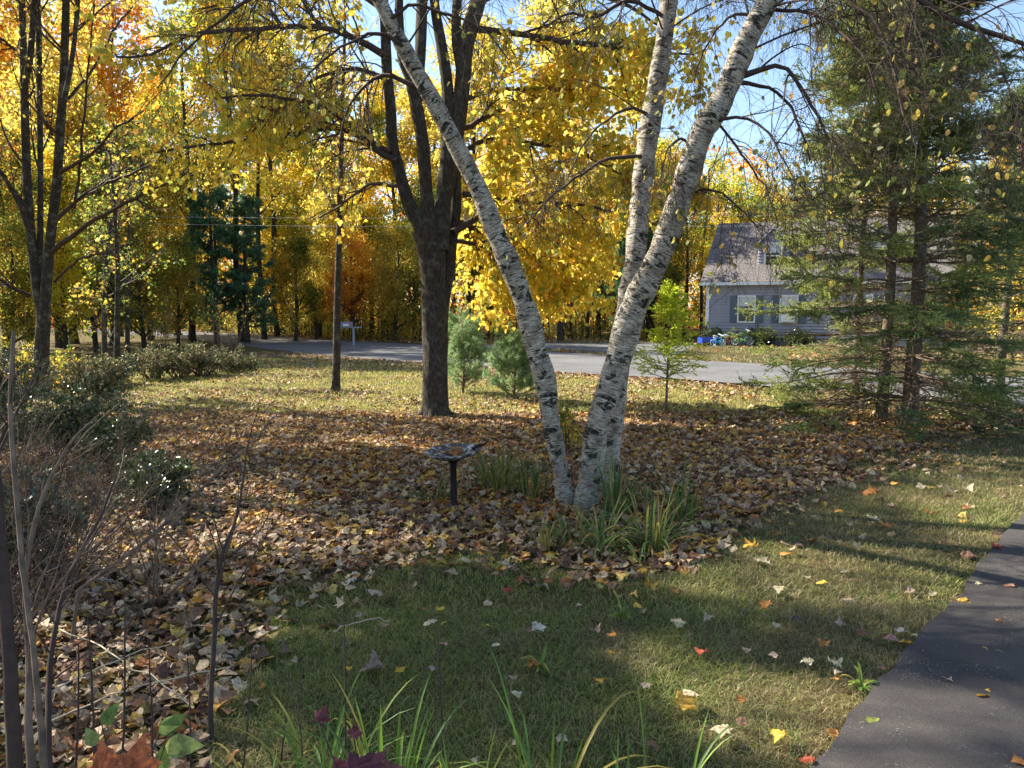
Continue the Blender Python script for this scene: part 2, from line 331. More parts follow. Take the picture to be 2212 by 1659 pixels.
M['litter'] = leafmat('leaf_litter', [(.38, .27, .17), (.24, .14, .08), (.48, .37, .25), (.14, .075, .05), (.50, .28, .06), (.28, .11, .04), (.42, .31, .20), (.20, .13, .08), (.58, .42, .12), (.10, .055, .04), (.40, .32, .20), (.30, .20, .11), (.50, .40, .28), (.16, .10, .06)], .15, .6, .3, mottle=55)
M['litter_gold'] = leafmat('gold_leaf_litter', [(.48, .29, .06), (.38, .15, .04), (.58, .41, .10), (.38, .27, .19), (.22, .10, .05), (.44, .35, .24), (.48, .22, .05), (.16, .09, .05), (.30, .20, .14)], .18, .6, .3, mottle=55)
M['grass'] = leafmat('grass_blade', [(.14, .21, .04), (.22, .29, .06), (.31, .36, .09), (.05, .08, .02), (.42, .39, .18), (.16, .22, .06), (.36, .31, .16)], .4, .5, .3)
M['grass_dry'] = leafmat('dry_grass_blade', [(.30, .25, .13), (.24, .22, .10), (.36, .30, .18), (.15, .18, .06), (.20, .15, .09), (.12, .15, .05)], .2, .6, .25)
M['grass_sunlit'] = leafmat('sunlit_grass_blade', [(.40, .42, .09), (.52, .48, .14), (.60, .50, .20), (.34, .36, .08)], .35, .5, .3)  # brighter, yellower grass colours standing in for sun on the far lawn
# ground material
def groundmat():
    m, t, o = mat('ground_soil'); g = N(t, 'ShaderNodeNewGeometry')
    def nz(s, d=5, r=.6):
        n = N(t, 'ShaderNodeTexNoise'); n.inputs['Scale'].default_value = s; n.inputs['Detail'].default_value = d; n.inputs['Roughness'].default_value = r; t.links.new(g.outputs['Position'], n.inputs['Vector']); return n
    a = nz(.9); ra = ramp(t, [(.35, (.055, .065, .022)), (.5, (.11, .10, .04)), (.66, (.13, .085, .05))]); t.links.new(a.outputs[0], ra.inputs[0])
    b = nz(22, 6, .75); rb = ramp(t, [(.3, (.35, .35, .35)), (.7, (1.5, 1.4, 1.3))]); t.links.new(b.outputs[0], rb.inputs[0])
    mx = N(t, 'ShaderNodeMixRGB', blend_type='MULTIPLY'); mx.inputs[0].default_value = 1; t.links.new(ra.outputs[0], mx.inputs[1]); t.links.new(rb.outputs[0], mx.inputs[2])
    p = N(t, 'ShaderNodeBsdfPrincipled'); p.inputs['Roughness'].default_value = .95; p.inputs['Specular IOR Level'].default_value = .1; t.links.new(mx.outputs[0], p.inputs['Base Color'])
    bu = N(t, 'ShaderNodeBump'); bu.inputs['Strength'].default_value = .8; bu.inputs['Distance'].default_value = .03; t.links.new(b.outputs[0], bu.inputs['Height']); t.links.new(bu.outputs[0], p.inputs['Normal'])
    t.links.new(p.outputs[0], o.inputs[0]); return m
def asphalt(name, c, spk, ss=140, patch=1.3):
    m, t, o = mat(name); g = N(t, 'ShaderNodeNewGeometry')
    n1 = N(t, 'ShaderNodeTexNoise'); n1.inputs['Scale'].default_value = patch; n1.inputs['Detail'].default_value = 5; t.links.new(g.outputs['Position'], n1.inputs['Vector'])
    r1 = ramp(t, [(.3, tuple(x*.75 for x in c)), (.7, tuple(x*1.3 for x in c))]); t.links.new(n1.outputs[0], r1.inputs[0])
    vo = N(t, 'ShaderNodeTexVoronoi'); vo.inputs['Scale'].default_value = ss; t.links.new(g.outputs['Position'], vo.inputs['Vector'])
    n2 = N(t, 'ShaderNodeTexNoise'); n2.inputs['Scale'].default_value = 3; n2.inputs['Detail'].default_value = 3; t.links.new(g.outputs['Position'], n2.inputs['Vector'])
    # random cell brightness -> few pale stones
    sx = N(t, 'ShaderNodeSeparateColor'); t.links.new(vo.outputs['Color'], sx.inputs[0])
    ad = N(t, 'ShaderNodeMath', operation='MULTIPLY_ADD'); ad.inputs[1].default_value = .25; t.links.new(n2.outputs[0], ad.inputs[0]); t.links.new(sx.outputs[0], ad.inputs[2])
    r2 = ramp(t, [(.0, (.7, .7, .7)), (.6, (1.05, 1.05, 1.05)), (1.0, (1.3, 1.3, 1.3))]); t.links.new(sx.outputs[1], r2.inputs[0])
    mx = N(t, 'ShaderNodeMixRGB', blend_type='MULTIPLY'); mx.inputs[0].default_value = 1; t.links.new(r1.outputs[0], mx.inputs[1]); t.links.new(r2.outputs[0], mx.inputs[2])
    r3 = ramp(t, [(1.0, (0, 0, 0)), (1.0, (0, 0, 0))]); r3.color_ramp.elements[0].position = .0
    gt = N(t, 'ShaderNodeMath', operation='GREATER_THAN'); gt.inputs[1].default_value = 1.135; t.links.new(ad.outputs[0], gt.inputs[0])
    m2 = N(t, 'ShaderNodeMixRGB'); m2.inputs[2].default_value = (*spk, 1); t.links.new(gt.outputs[0], m2.inputs[0]); t.links.new(mx.outputs[0], m2.inputs[1])
    p = N(t, 'ShaderNodeBsdfPrincipled'); p.inputs['Roughness'].default_value = .8; p.inputs['Specular IOR Level'].default_value = .3; t.links.new(m2.outputs[0], p.inputs['Base Color'])
    bu = N(t, 'ShaderNodeBump'); bu.inputs['Strength'].default_value = .5; bu.inputs['Distance'].default_value = .004; t.links.new(vo.outputs['Distance'], bu.inputs['Height']); t.links.new(bu.outputs[0], p.inputs['Normal'])
    t.links.new(p.outputs[0], o.inputs[0]); return m
M['ground'] = groundmat()
M['drive'] = asphalt('driveway_asphalt', (.056, .050, .048), (.22, .22, .22), 190)
M['road'] = asphalt('road_asphalt', (.12, .12, .125), (.45, .45, .45), 40, .4)
# ================================================================== SETTING
# ground sheet: fine near the camera, reaching the horizon
def gridmesh(name, xs, ys, zf, m):
    X, Y = np.meshgrid(xs, ys); Z = zf(X, Y); nx, ny = len(xs), len(ys)
    i = np.arange(nx*ny).reshape(ny, nx); f = np.stack([i[:-1, :-1], i[:-1, 1:], i[1:, 1:], i[1:, :-1]], -1).reshape(-1, 4)
    mb = MB(); mb.add(np.stack([X, Y, Z], -1), f, smooth=True); return mb.build(name, m)
gx = np.concatenate([-np.geomspace(500, 12.5, 14), np.linspace(-12, 12, 97), np.geomspace(12.5, 500, 14)])
gy = np.concatenate([-np.geomspace(300, 2, 8), np.linspace(-1, 24, 101), np.geomspace(24.6, 700, 18)])
def gz(X, Y):
    fl = np.clip((26-Y)/6, 0, 1)*np.clip((12-np.abs(X))/2, 0, 1)
    n = (hnoise(X, Y, .8, 1)-.5)*.05+(hnoise(X, Y, 2.6, 2)-.5)*.02
    return (n-.035)*fl
tag(gridmesh('ground', gx, gy, gz, M['ground']), kind='structure')
def gh(x, y): return gz(np.asarray(x, float), np.asarray(y, float))
def sheet(name, pts, z, m, thick=None):
    bmv = [(p[0], p[1], z) for p in pts]; mb = MB(); n = len(bmv)
    mb.add(bmv, [list(range(n))])
    if thick:
        mb.add(bmv+[(p[0], p[1], z-thick) for p in pts], [(i, (i+1) % n, n+(i+1) % n, n+i) for i in range(n)])
    return tag(mb.build(name, m), kind='structure')
near_px = [(5200, 1120), (3000, 940), (2212, 874), (1578, 829), (1475, 819), (1197, 804), (907, 783), (737, 772), (684, 766), (563, 752), (430, 735), (250, 721), (0, 713), (-500, 708)]
far_px = [(5200, 960), (3000, 856), (2212, 815), (1560, 782), (1300, 767), (1100, 755), (904, 744), (717, 734), (500, 721.5), (380, 715), (200, 708), (0, 705), (-500, 702)]
def strip(name, near, far, z, m):
    a = spline(np.array([ground(*p) for p in near]), 60); b = spline(np.array([ground(*p) for p in far]), 60)
    mb = MB(); V = np.concatenate([a, b]); V[:, 2] = z; i = np.arange(59)
    mb.add(V, np.stack([i, i+1, i+61, i+60], -1)); return tag(mb.build(name, m), kind='structure'), a, b
road, road_near, road_far = strip('road', near_px, far_px, .012, M['road'])
hd = [(1012, 746), (1174, 741.8), (1380, 741), (1490, 742), (1505, 747), (1465, 762), (1450, 777), (1340, 770.5), (1310, 763), (1260, 757), (1185, 755), (1100, 756)]
sheet('neighbour_driveway', [ground(*p) for p in hd], .008, M['road'])
de = np.array([ground(*p)[:2] for p in [(1760, 1659), (1880, 1500), (1985, 1378), (2070, 1290), (2142, 1190), (2212, 1110)]])
dd = de[-1]-de[0]; dd = dd/np.linalg.norm(dd); dn = np.array([dd[1], -dd[0]])
le = np.vstack([de[0]-dd*6, de[0]-dd*1.5, de, de[-1]+dd*3, de[-1]+dd*7.5])
ed = []
L2 = spline(np.hstack([le, np.zeros((len(le), 1))]), 260)[:, :2]
for i, p in enumerate(L2): ed.append(p+dn*(.008*math.sin(i*.33)+.008*math.sin(i*.9+1)+random.uniform(-.008, .008)))
dpts = [np.array([*p, 0]) for p in ed]+[np.array([*(p+dn*4.2), 0]) for p in (L2[-1], L2[0])]
sheet('driveway', dpts, .022, M['drive'], .06)
def on_drive(x, y, mrg=0.0):
    d = (x-de[0][0])*dn[0]+(y-de[0][1])*dn[1]; 
    # distance from the polyline approximated in the edge frame
    s = (x-de[0][0])*dd[0]+(y-de[0][1])*dd[1]; ls = (L2-de[0])@dd; lo = (L2-de[0])@dn; o_ = np.argsort(ls)
    return d-np.interp(s, ls[o_], lo[o_]) > mrg
def road_d(x, y):
    """signed: >0 on the yard side of the road's near edge (rough)"""
    o_ = np.argsort(road_near[:, 0]); return np.interp(x, road_near[o_, 0], road_near[o_, 1])-y
# ================================================================== LEAF LITTER AND GRASS (uncountable)
LIT = [(-900, 2600), (300, 2600), (430, 1700), (540, 1430), (600, 1300), (720, 1205), (900, 1185), (1050, 1180), (1250, 1215), (1480, 1240), (1570, 1185), (1700, 1095), (1880, 1010), (1980, 965), (2260, 930), (2260, 905), (1900, 915), (1500, 885), (980, 872), (560, 866), (250, 850), (-900, 850)]
GRS = [(430, 1700), (540, 1430), (600, 1300), (720, 1205), (900, 1185), (1050, 1180), (1250, 1215), (1480, 1240), (1570, 1185), (1700, 1095), (1880, 1010), (1980, 965), (2400, 920), (3400, 1500), (2400, 2600), (200, 2600)]
def scatter(n, x0, x1, y0, y1, g):
    # keep to the camera's side wedge plus a margin
    x = g.uniform(x0, x1, n); y = g.uniform(y0, y1, n); k = np.abs(x) < y*.72+1.6; return x[k], y[k]
g = np.random.default_rng(11)
mb = MB()
def litter(x, y, size, mi, lift, tilt=.5, tpl=None, curl=.24):
    if tpl is None:
        h = g.random(len(x)); litter(x[h < .45], y[h < .45], size, mi, lift, tilt, MAPLE, curl); litter(x[(h >= .45) & (h < .72)], y[(h >= .45) & (h < .72)], size*.9, mi, lift, tilt, ROUND, .34); q = h >= .72; litter(x[q], y[q], size*.95, mi, lift, tilt+.15, MAPLES, .38); return
    n = len(x); z = gh(x, y)+lift*g.random(n)+.012
    a = g.uniform(0, 6.283, n); ax = np.stack([np.cos(a), np.sin(a), g.normal(0, .22, n)], -1)
    nr = np.stack([g.normal(0, tilt, n), g.normal(0, tilt, n), np.ones(n)], -1)
    leaves(mb, np.stack([x, y, z], -1), ax, nr, size*g.uniform(.35, 1.0, n)**.7*1.3, tpl, mi=mi, curl=curl, g=g)
x, y = scatter(80000, -9, 7, 2.4, 15, g); px, py = proj(np.stack([x, y, x*0], -1))
jx = px+60*(hnoise(x, y, 1.6, 5)-.5)*2+g.normal(0, 1, len(x))*np.where(g.random(len(x)) < .14, 110, 24); jy = py+45*(hnoise(x, y, 1.6, 6)-.5)*2+g.normal(0, 1, len(x))*np.where(g.random(len(x)) < .14, 60, 13)
k = inpoly(jx, jy, LIT) & (hnoise(x, y, .9, 9)*.6+hnoise(x, y, 3, 8)*.4+g.random(len(x))*.9 > .45) & ~on_drive(x, y)
gold = (hnoise(x, y, .5, 12)*.7+hnoise(x, y, 2.5, 13)*.3 > .66) | ((py < 1000) & (g.random(len(x)) < .6))
t_ = k & ~gold; litter(x[t_], y[t_], .092, 0, .05)
t_ = k & gold; litter(x[t_], y[t_], .09, 1, .04)
x, y = scatter(60000, -18, 16, 13, 34, g); rd = road_d(x, y)
k = (rd > .0) & ((rd < 3.4-hnoise(x, y, .6, 4)*2) | (hnoise(x, y, .8, 9)+g.random(len(x))*.8 > np.where(y < 19, .88, 1.02)) | ((y < 15) & (g.random(len(x)) < .4)))
litter(x[k], y[k], .10, 0, .03); 
x, y = scatter(900, -6, 9, 2.6, 14, g); px, py = proj(np.stack([x, y, x*0], -1)); k = inpoly(px, py, GRS) & (y > 6.5) & ~on_drive(x, y); litter(x[k], y[k], .095, 0, .02)
# woodland floor beyond the road and under the neighbour's trees
x = g.uniform(-60, 30, 30000); y = g.uniform(28, 70, 30000); o_ = np.argsort(road_far[:, 0]); rf = np.interp(x, road_far[o_, 0], road_far[o_, 1]); px, py = proj(np.stack([x, y, x*0], -1))
k = (y > rf+.3) & ~inpoly(px, py, hd) & ~((px > 1300) & (px < 1700) & (g.random(len(x)) < .8)); litter(x[k], y[k], .16, 1, .06)
tag(mb.build('leaf_litter', [M['litter'], M['litter_gold']]), 'fallen maple leaves carpeting the lawn in tan, brown and gold', 'leaf litter', kind='stuff')
# lawn
mb = MB(); g = np.random.default_rng(12)
def turf(n, x0, x1, y0, y1, h, wd, lean, mi_fn, keep):
    x, y = scatter(n, x0, x1, y0, y1, g); px, py = proj(np.stack([x, y, x*0], -1)); k = keep(x, y, px, py) & ~on_drive(x, y, np.abs(g.normal(0, .035, n_ := len(x)))); x, y = x[k], y[k]
    p = np.stack([x, y, gh(x, y)-.004], -1); dry = mi_fn(x, y); hh = h*g.uniform(.5, 1.3, len(x))*(.6+.8*hnoise(x, y, 1.7, 21))
    for mi in (0, 1):
        q = dry == mi; blades(mb, p[q], hh[q], wd, lean, mi=mi, g=g)
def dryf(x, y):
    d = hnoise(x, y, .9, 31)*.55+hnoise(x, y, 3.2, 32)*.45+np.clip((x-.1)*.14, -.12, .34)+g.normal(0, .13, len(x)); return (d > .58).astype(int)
jg = lambda x, y, px, py: inpoly(px+50*(hnoise(x, y, 1.6, 5)-.5)*2, py+40*(hnoise(x, y, 1.6, 6)-.5)*2, GRS)
turf(150000, -3, 5.5, 2.5, 5.2, .052, .0036, 1.3, dryf, jg)
turf(150000, -4, 9, 5.0, 9.5, .052, .005, 1.2, dryf, jg)
turf(60000, -4, 13, 9.5, 15, .05, .008, 1.1, dryf, jg)
turf(26000, -8, 6, 2.6, 14, .05, .005, 1.2, dryf, lambda x, y, px, py: ~jg(x, y, px, py) & (hnoise(x, y, 1.1, 40) > .62))
def farl(x, y): return np.full(len(x), 0)
nb = mb.n
# lawn band further back, its sunshine put into the blade colour
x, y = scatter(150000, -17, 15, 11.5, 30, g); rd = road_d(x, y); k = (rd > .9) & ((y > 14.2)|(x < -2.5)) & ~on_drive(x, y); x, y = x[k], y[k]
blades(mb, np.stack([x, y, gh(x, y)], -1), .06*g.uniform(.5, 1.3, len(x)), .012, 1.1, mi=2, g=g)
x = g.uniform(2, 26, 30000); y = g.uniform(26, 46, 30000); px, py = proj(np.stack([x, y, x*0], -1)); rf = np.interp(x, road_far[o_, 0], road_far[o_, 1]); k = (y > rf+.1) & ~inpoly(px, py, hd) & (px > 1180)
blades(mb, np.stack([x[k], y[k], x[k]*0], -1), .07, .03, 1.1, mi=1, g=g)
tag(mb.build('lawn_grass', [M['grass'], M['grass_dry'], M['grass_sunlit']]), 'short lawn grass, green in the shade and straw coloured by the driveway', 'grass', kind='stuff')
#@@PART2
# ================================================================== TREES OF THE YARD
def path(pts, Y0, Y1, K, wig=0.0, g=None):
    """pts: (px, py, width px) -> centreline and radii, depth from Y0 to Y1"""
    g = g or rng
    q = spline(np.array([(p[0], p[1], 0, p[2]) for p in pts], float), K); t = np.linspace(0, 1, K)
    P = np.array([at(a[0], a[1], Y0+(Y1-Y0)*u) for a, u in zip(q, t)]); R = np.array([wid(max(a[3], .6), Y0+(Y1-Y0)*u)/2 for a, u in zip(q, t)])
    if wig: P[1:-1] += g.normal(0, wig, (K-2, 3))
    return P, R
def resam(P, R, K):
    q = spline(np.hstack([P, R[:, None]]), K); return q[:, :3], np.maximum(q[:, 3], .0008)
# ---------------- birch clump
bA = [(1222, 1090, 48), (1216, 1037, 41), (1208, 1004, 40), (1198, 950, 40), (1189, 904, 42), (1177, 820, 48), (1158, 754, 50), (1137, 670, 50), (1100, 570, 48), (1070, 500, 44), (1030, 400, 41), (987, 317, 40), (944, 233, 38), (897, 150, 36), (860, 80, 33), (827, 17, 31), (795, -60, 30), (740, -200, 24), (690, -340, 16), (660, -460, 8)]
bB = [(1266, 1092, 60), (1273, 1037, 54), (1281, 980, 54), (1290, 921, 55), (1317, 837, 57), (1342, 754, 60), (1367, 670, 62), (1407, 587, 60), (1430, 537, 56), (1468, 433, 54), (1511, 300, 53), (1551, 233, 52), (1581, 167, 51), (1608, 100, 49), (1643, 33, 46), (1675, -30, 42), (1730, -150, 32), (1790, -300, 20), (1820, -450, 9)]
bC = [(1308, 1072, 60), (1312, 1004, 50), (1324, 921, 47), (1338, 800, 46), (1349, 700, 46), (1359, 638, 46), (1370, 570, 46), (1377, 500, 46), (1395, 333, 45), (1422, 167, 42), (1437, 67, 38), (1448, -20, 34), (1458, -150, 26), (1470, -300, 17), (1480, -450, 7)]
root = empty('birch_tree', ground(1255, 1080)); tag(root, 'clump birch of three white leaning trunks with black bark patches rising from leaf litter', 'birch tree')
def child(mb, name, m, par):
    return mb.build(name, m, par)
def fixpar(o, par):
    o.parent = par; o.location = [a-b for a, b in zip(o.location, par.location)]
def part(mb, name, mats, par):
    o = mb.build(name, mats, None, loc=tuple(par.location)); o.parent = par; o.location = (0, 0, 0); return o
YB = ground(1255, 1084)[1]
stems = []
for (pts, y0, y1, sd) in ((bA, YB-.05, YB-.5, 1), (bB, YB-.15, YB-.9, 2), (bC, YB+.35, YB+.9, 3)):
    P, R = path(pts, y0, y1, 90); P[0, 2] = min(P[0, 2], -.03)
    R[:] *= .95+.04*np.sin(np.arange(90)*.9+sd)+.03*np.random.default_rng(sd).normal(size=90)
    mb = MB(); tubes(mb, P, R, 20, rough=.035, seed=sd)
    if sd == 1:   # seam / scar ridge and burl
        a = at(944, 235, P[45, 1]); 
    for kx in range(7):
        i = np.random.default_rng(sd*10+kx).integers(8, 60); g = np.random.default_rng(sd*20+kx); dr = norm(g.normal(size=3)*[1, 1, .3]); dr[1] = -abs(dr[1]); c = P[i]
        q = np.array([c+dr*R[i]*.6, c+dr*R[i]*1.02, c+dr*R[i]*1.12]); tubes(mb, q, np.array([R[i]*.35, R[i]*.26, .004]), 8)
    part(mb, 'trunk', M['birch'], root); stems.append((P, R))
g = np.random.default_rng(21)
manual = []
def mbr(pts, y0, y1, K=14): P, R = path(pts, y0, y1, K, .006, g); manual.append((P, R))
yb = YB-.6
mbr([(1586, 168, 16), (1622, 155, 13), (1688, 143, 9), (1728, 187, 7.5), (1775, 267, 6), (1795, 333, 4.5), (1797, 400, 3)], yb, yb-.6)
mbr([(1577, 176, 14), (1606, 180, 10), (1662, 190, 7), (1705, 227, 6), (1735, 293, 5), (1752, 353, 3)], yb, yb+.3)
mbr([(1538, 262, 12), (1560, 257, 8), (1615, 257, 6), (1655, 283, 5), (1688, 333, 4), (1732, 407, 3), (1790, 450, 2)], yb, yb-.8)
mbr([(1650, 20, 10), (1688, 22, 8), (1752, 30, 7), (1808, 60, 5.5), (1858, 110, 4), (1890, 190, 2.5)], yb, yb-.9)
mbr([(1720, -120, 14), (1790, -60, 11), (1835, 0, 8), (1888, 43, 7), (1918, 110, 6.5), (1942, 200, 6), (1958, 267, 5), (1982, 310, 3.5), (1975, 367, 2)], yb-.2, yb-1.3)
mbr([(1740, -170, 20), (1880, -90, 17), (1985, 0, 14), (2042, 33, 13), (2108, 60, 12), (2175, 80, 10), (2260, 115, 7), (2330, 190, 4)], yb-.2, yb-1.2)
mbr([(2108, 60, 8), (2150, 110, 6), (2175, 177, 5), (2195, 240, 4), (2210, 320, 3)], yb-.9, yb-1.3)
mbr([(1640, 40, 9), (1600, 30, 7), (1560, 50, 5), (1520, 110, 4), (1500, 180, 2.5)], yb, yb+.4)
mbr([(1438, 40, 9), (1360, 0, 8), (1287, 37, 7), (1223, 30, 5), (1180, 60, 3)], YB+.7, YB+.2)
mbr([(1385, 338, 10), (1353, 340, 8), (1303, 347, 7), (1263, 373, 6), (1203, 413, 5), (1137, 483, 3)], YB+.5, YB-.2)
mbr([(1405, 250, 8), (1360, 235, 7), (1310, 260, 5), (1260, 310, 4), (1225, 390, 2.5)], YB+.6, YB)
mbr([(900, 187, 11), (837, 163, 9), (787, 187, 7), (753, 233, 5), (735, 300, 3)], YB-.3, YB-.1)
mbr([(870, 100, 9), (820, 70, 8), (760, 90, 6), (700, 130, 5), (640, 190, 3)], YB-.4, YB-.8)
mbr([(845, 40, 9), (900, 10, 7), (960, 30, 6), (1040, 60, 4), (1100, 130, 3)], YB-.4, YB-.9)
mbr([(780, -80, 14), (660, -60, 11), (560, -10, 9), (480, 40, 7), (400, 110, 5), (340, 190, 3)], YB-.4, YB-1.3)
mbr([(1500, 320, 7), (1470, 300, 6), (1440, 330, 4), (1425, 400, 3)], yb+.2, yb-.3)
mbr([(1470, 430, 6), (1530, 410, 5), (1590, 440, 4), (1640, 500, 3)], yb+.3, yb-.3)
mbr([(1540, 250, 6), (1600, 330, 5), (1650, 400, 4), (1680, 480, 2.5)], yb+.1, yb-.5)
mb = MB(); K = 14
P0 = np.array([a[0] for a in manual]); R0 = np.array([a[1] for a in manual]); tubes(mb, P0, R0, 6)
# upper limbs outside the picture carry more hanging twigs
SP = [resam(P[52:], R[52:], 14) for P, R in stems]; SP_P = np.array([a[0] for a in SP]); SP_R = np.array([a[1] for a in SP])
P1a, R1a = grow(SP_P, SP_R, 16, .10, .98, 1.0, 2.3, 12, .16, up=.02, droop=.36, wig=.07, g=g); R1a = np.minimum(R1a, .011*np.linspace(1, .25, 12)[None]); tubes(mb, P1a, R1a, 5)
P1, R1 = grow(P0, R0, 14, .12, .98, .8, 1.0, 10, .4, droop=.42, wig=.12, g=g, rmin=.0028); tubes(mb, P1, R1, 4)
P1b, R1b = grow(P1a, R1a, 11, .2, 1, .8, 1.1, 10, .4, droop=.42, wig=.12, g=g, rmin=.0022); tubes(mb, P1b, R1b, 4)
A = np.concatenate([P1, P1b]); AR = np.concatenate([R1, R1b])
P2, R2 = grow(A, AR, 8, .15, 1, .8, .6, 7, .6, droop=.32, wig=.16, g=g, rmin=.0026); tubes(mb, P2, R2, 3)
P3, R3 = grow(P2, R2, 2, .2, 1, .8, .20, 5, .8, droop=.25, wig=.2, g=g, rmin=.0013); tubes(mb, P3, R3, 3)
part(mb, 'branches', M['twig'], root)
mb = MB(); sel = g.random(len(P2)) < .24
leaves_on(mb, P2[sel], R2[sel], 1, .2, 1, .06, ROUND, .01, down=1.0, g=g)
leaves_on(mb, P3[g.random(len(P3)) < .05], R3, 1, .2, 1, .058, ROUND, .01, down=1.0, g=g)
part(mb, 'foliage', M['birch_leaf'], root)
# ---------------- central maple
YM = ground(938, 898)[1]
root = empty('maple_tree', ground(938, 898)); tag(root, 'large maple with dark furrowed trunk, several limbs and bright yellow leaves, behind the birdbath', 'maple tree')
tr = [(938, 905, 75.6), (939, 890, 63.0), (940, 870, 57.6), (939, 804, 52.2), (937, 700, 51.3), (936, 604, 52.2), (932, 540, 64.8), (930, 500, 79.2)]
L1 = [(925, 540, 45.0), (917, 500, 37.8), (887, 450, 28.8), (870, 400, 25.2), (857, 350, 24.3), (847, 300, 23.4), (844, 233, 23.4), (837, 167, 21.6), (834, 117, 21.6), (830, 20, 19.8), (822, -80, 18.0), (800, -250, 12.6), (780, -420, 5.4)]
L2l = [(932, 540, 43.2), (926, 480, 36.0), (924, 450, 28.8), (917, 367, 27.9), (912, 300, 27.9), (900, 233, 27.0), (887, 167, 24.3), (870, 127, 21.6), (862, 30, 18.0), (868, -80, 14.4), (880, -300, 7.2)]
L3l = [(945, 540, 50.4), (952, 480, 39.6), (957, 433, 34.2), (964, 367, 31.5), (967, 300, 27.9), (967, 200, 25.2), (954, 100, 22.5), (940, 17, 19.8), (930, -100, 16.2), (935, -260, 10.8), (930, -420, 5.4)]
L4l = [(962, 420, 32.4), (977, 333, 34.2), (990, 260, 33.3), (994, 233, 32.4), (1000, 167, 33.3), (1006, 100, 34.2), (1024, 33, 34.2), (1046, -40, 28.8), (1075, -150, 21.6), (1110, -300, 12.6), (1130, -430, 5.4)]
L5l = [(905, 215, 22), (906, 150, 22), (910, 60, 24), (912, -40, 22), (905, -150, 17), (890, -320, 8)]
L6l = [(962, 620, 30), (966, 560, 28), (972, 490, 26), (978, 420, 22), (985, 340, 18)]
rear = [(950, 890, 36), (950, 780, 34), (954, 680, 30), (966, 600, 28), (975, 520, 26), (985, 440, 24), (982, 360, 26)]
L7l = [(996, 150, 22), (985, 80, 20), (988, 0, 19), (995, -100, 15), (1005, -260, 8)]
mbt = MB(); P, R = path(tr, YM, YM, 40); P[0, 2] = -.05; tubes(mbt, P, R, 28, rough=.05, seed=4)
for k, a in enumerate((2.7, 3.6, 4.6, 5.6, .5)):   # root flare
    d = np.array([math.cos(a), math.sin(a), 0]); b = P[2]*[1, 1, 0]
    q = spline(np.array([b+d*.08+[0, 0, .36], b+d*.18+[0, 0, .13], b+d*.30+[0, 0, .0], b+d*.46+[0, 0, -.05]]), 8); tubes(mbt, q, np.linspace(.12, .04, 8), 9, rough=.06, seed=k)
limbs = []
for sd, (l, y0, y1) in enumerate(((L1, YM-.05, YM-.7), (L2l, YM-.1, YM-.3), (L3l, YM-.05, YM+.5), (L4l, YM+.05, YM+.3), (L5l, YM-.15, YM+.8), (rear, YM+.22, YM+.25), (L7l, YM+.1, YM+1))):
    P, R = path(l, y0, y1, 44); 
    if sd == 5: P[0, 2] = -.05
    tubes(mbt, P, R, 16, rough=.05, seed=10+sd)
    if sd != 5: limbs.append((P, R))
part(mbt, 'trunk', M['maple_bark'], root)
g = np.random.default_rng(22); manual = []
def mm(pts, y0, y1, K=16): P, R = path(pts, y0, y1, K, .012, g); manual.append((P, R))
mm([(1030, 63, 16), (1100, 68, 13), (1170, 83, 12), (1287, 97, 10), (1400, 113, 7), (1500, 118, 4)], YM+.2, YM-1.2)
mm([(1003, 217, 13), (1050, 200, 11), (1103, 193, 9), (1200, 195, 7), (1300, 190, 6), (1400, 200, 4)], YM+.2, YM+1.0)
mm([(1000, 277, 13), (1087, 237, 10), (1160, 210, 7), (1240, 160, 5)], YM+.2, YM+.8)
mm([(990, 330, 12), (1060, 300, 10), (1150, 310, 8), (1250, 330, 6), (1350, 380, 4)], YM+.1, YM-1)
mm([(1000, 420, 13), (1053, 423, 12), (1137, 437, 10), (1220, 440, 8), (1300, 450, 6), (1370, 470, 4)], YM+.1, YM+.9)
mm([(978, 503, 18), (1020, 477, 14), (1070, 457, 12), (1130, 470, 9), (1200, 520, 6), (1260, 590, 4)], YM+.1, YM+2)
mm([(975, 470, 12), (1030, 500, 9), (1080, 560, 6), (1120, 640, 4)], YM+.3, YM+2.4)
mm([(980, 520, 10), (1040, 530, 8), (1130, 570, 6), (1220, 640, 4)], YM+.3, YM+3)
mm([(852, 345, 15), (837, 340, 14), (790, 305, 12), (737, 257, 10), (690, 228, 9), (650, 220, 8), (550, 205, 6), (467, 213, 4)], YM-.3, YM-2)
mm([(845, 330, 13), (737, 280, 12), (650, 287, 10), (567, 297, 9), (450, 312, 6), (333, 330, 4)], YM-.3, YM+.6)
mm([(832, 120, 16), (700, 60, 12), (560, 62, 10), (400, 77, 8), (333, 117, 6), (250, 123, 4)], YM-.5, YM-2.2)
mm([(838, 170, 12), (760, 150, 9), (680, 170, 7), (600, 230, 5), (540, 290, 3)], YM-.4, YM-1)
mm([(830, 20, 14), (740, -30, 11), (640, 0, 9), (540, -10, 7), (430, 20, 4)], YM-.5, YM+1)
mm([(870, 400, 9), (800, 400, 7), (740, 440, 5), (690, 470, 4)], YM-.2, YM+1.5)
mm([(1040, 0, 18), (1120, -40, 14), (1240, -30, 11), (1350, 10, 8), (1430, 60, 4)], YM+.2, YM+2)
mbb = MB(); P0 = np.array([a[0] for a in manual]); R0 = np.array([a[1] for a in manual]); tubes(mbb, P0, R0, 7, rough=.05)
LP = [resam(P[16:], R[16:], 16) for P, R in limbs]; LPp = np.array([a[0] for a in LP]); LPr = np.array([a[1] for a in LP])
Q0, S0 = grow(LPp, LPr, 7, .45, 1, 1.0, 3.0, 16, .35, up=.05, wig=.07, g=g, rmin=.01); tubes(mbb, Q0, S0, 5)
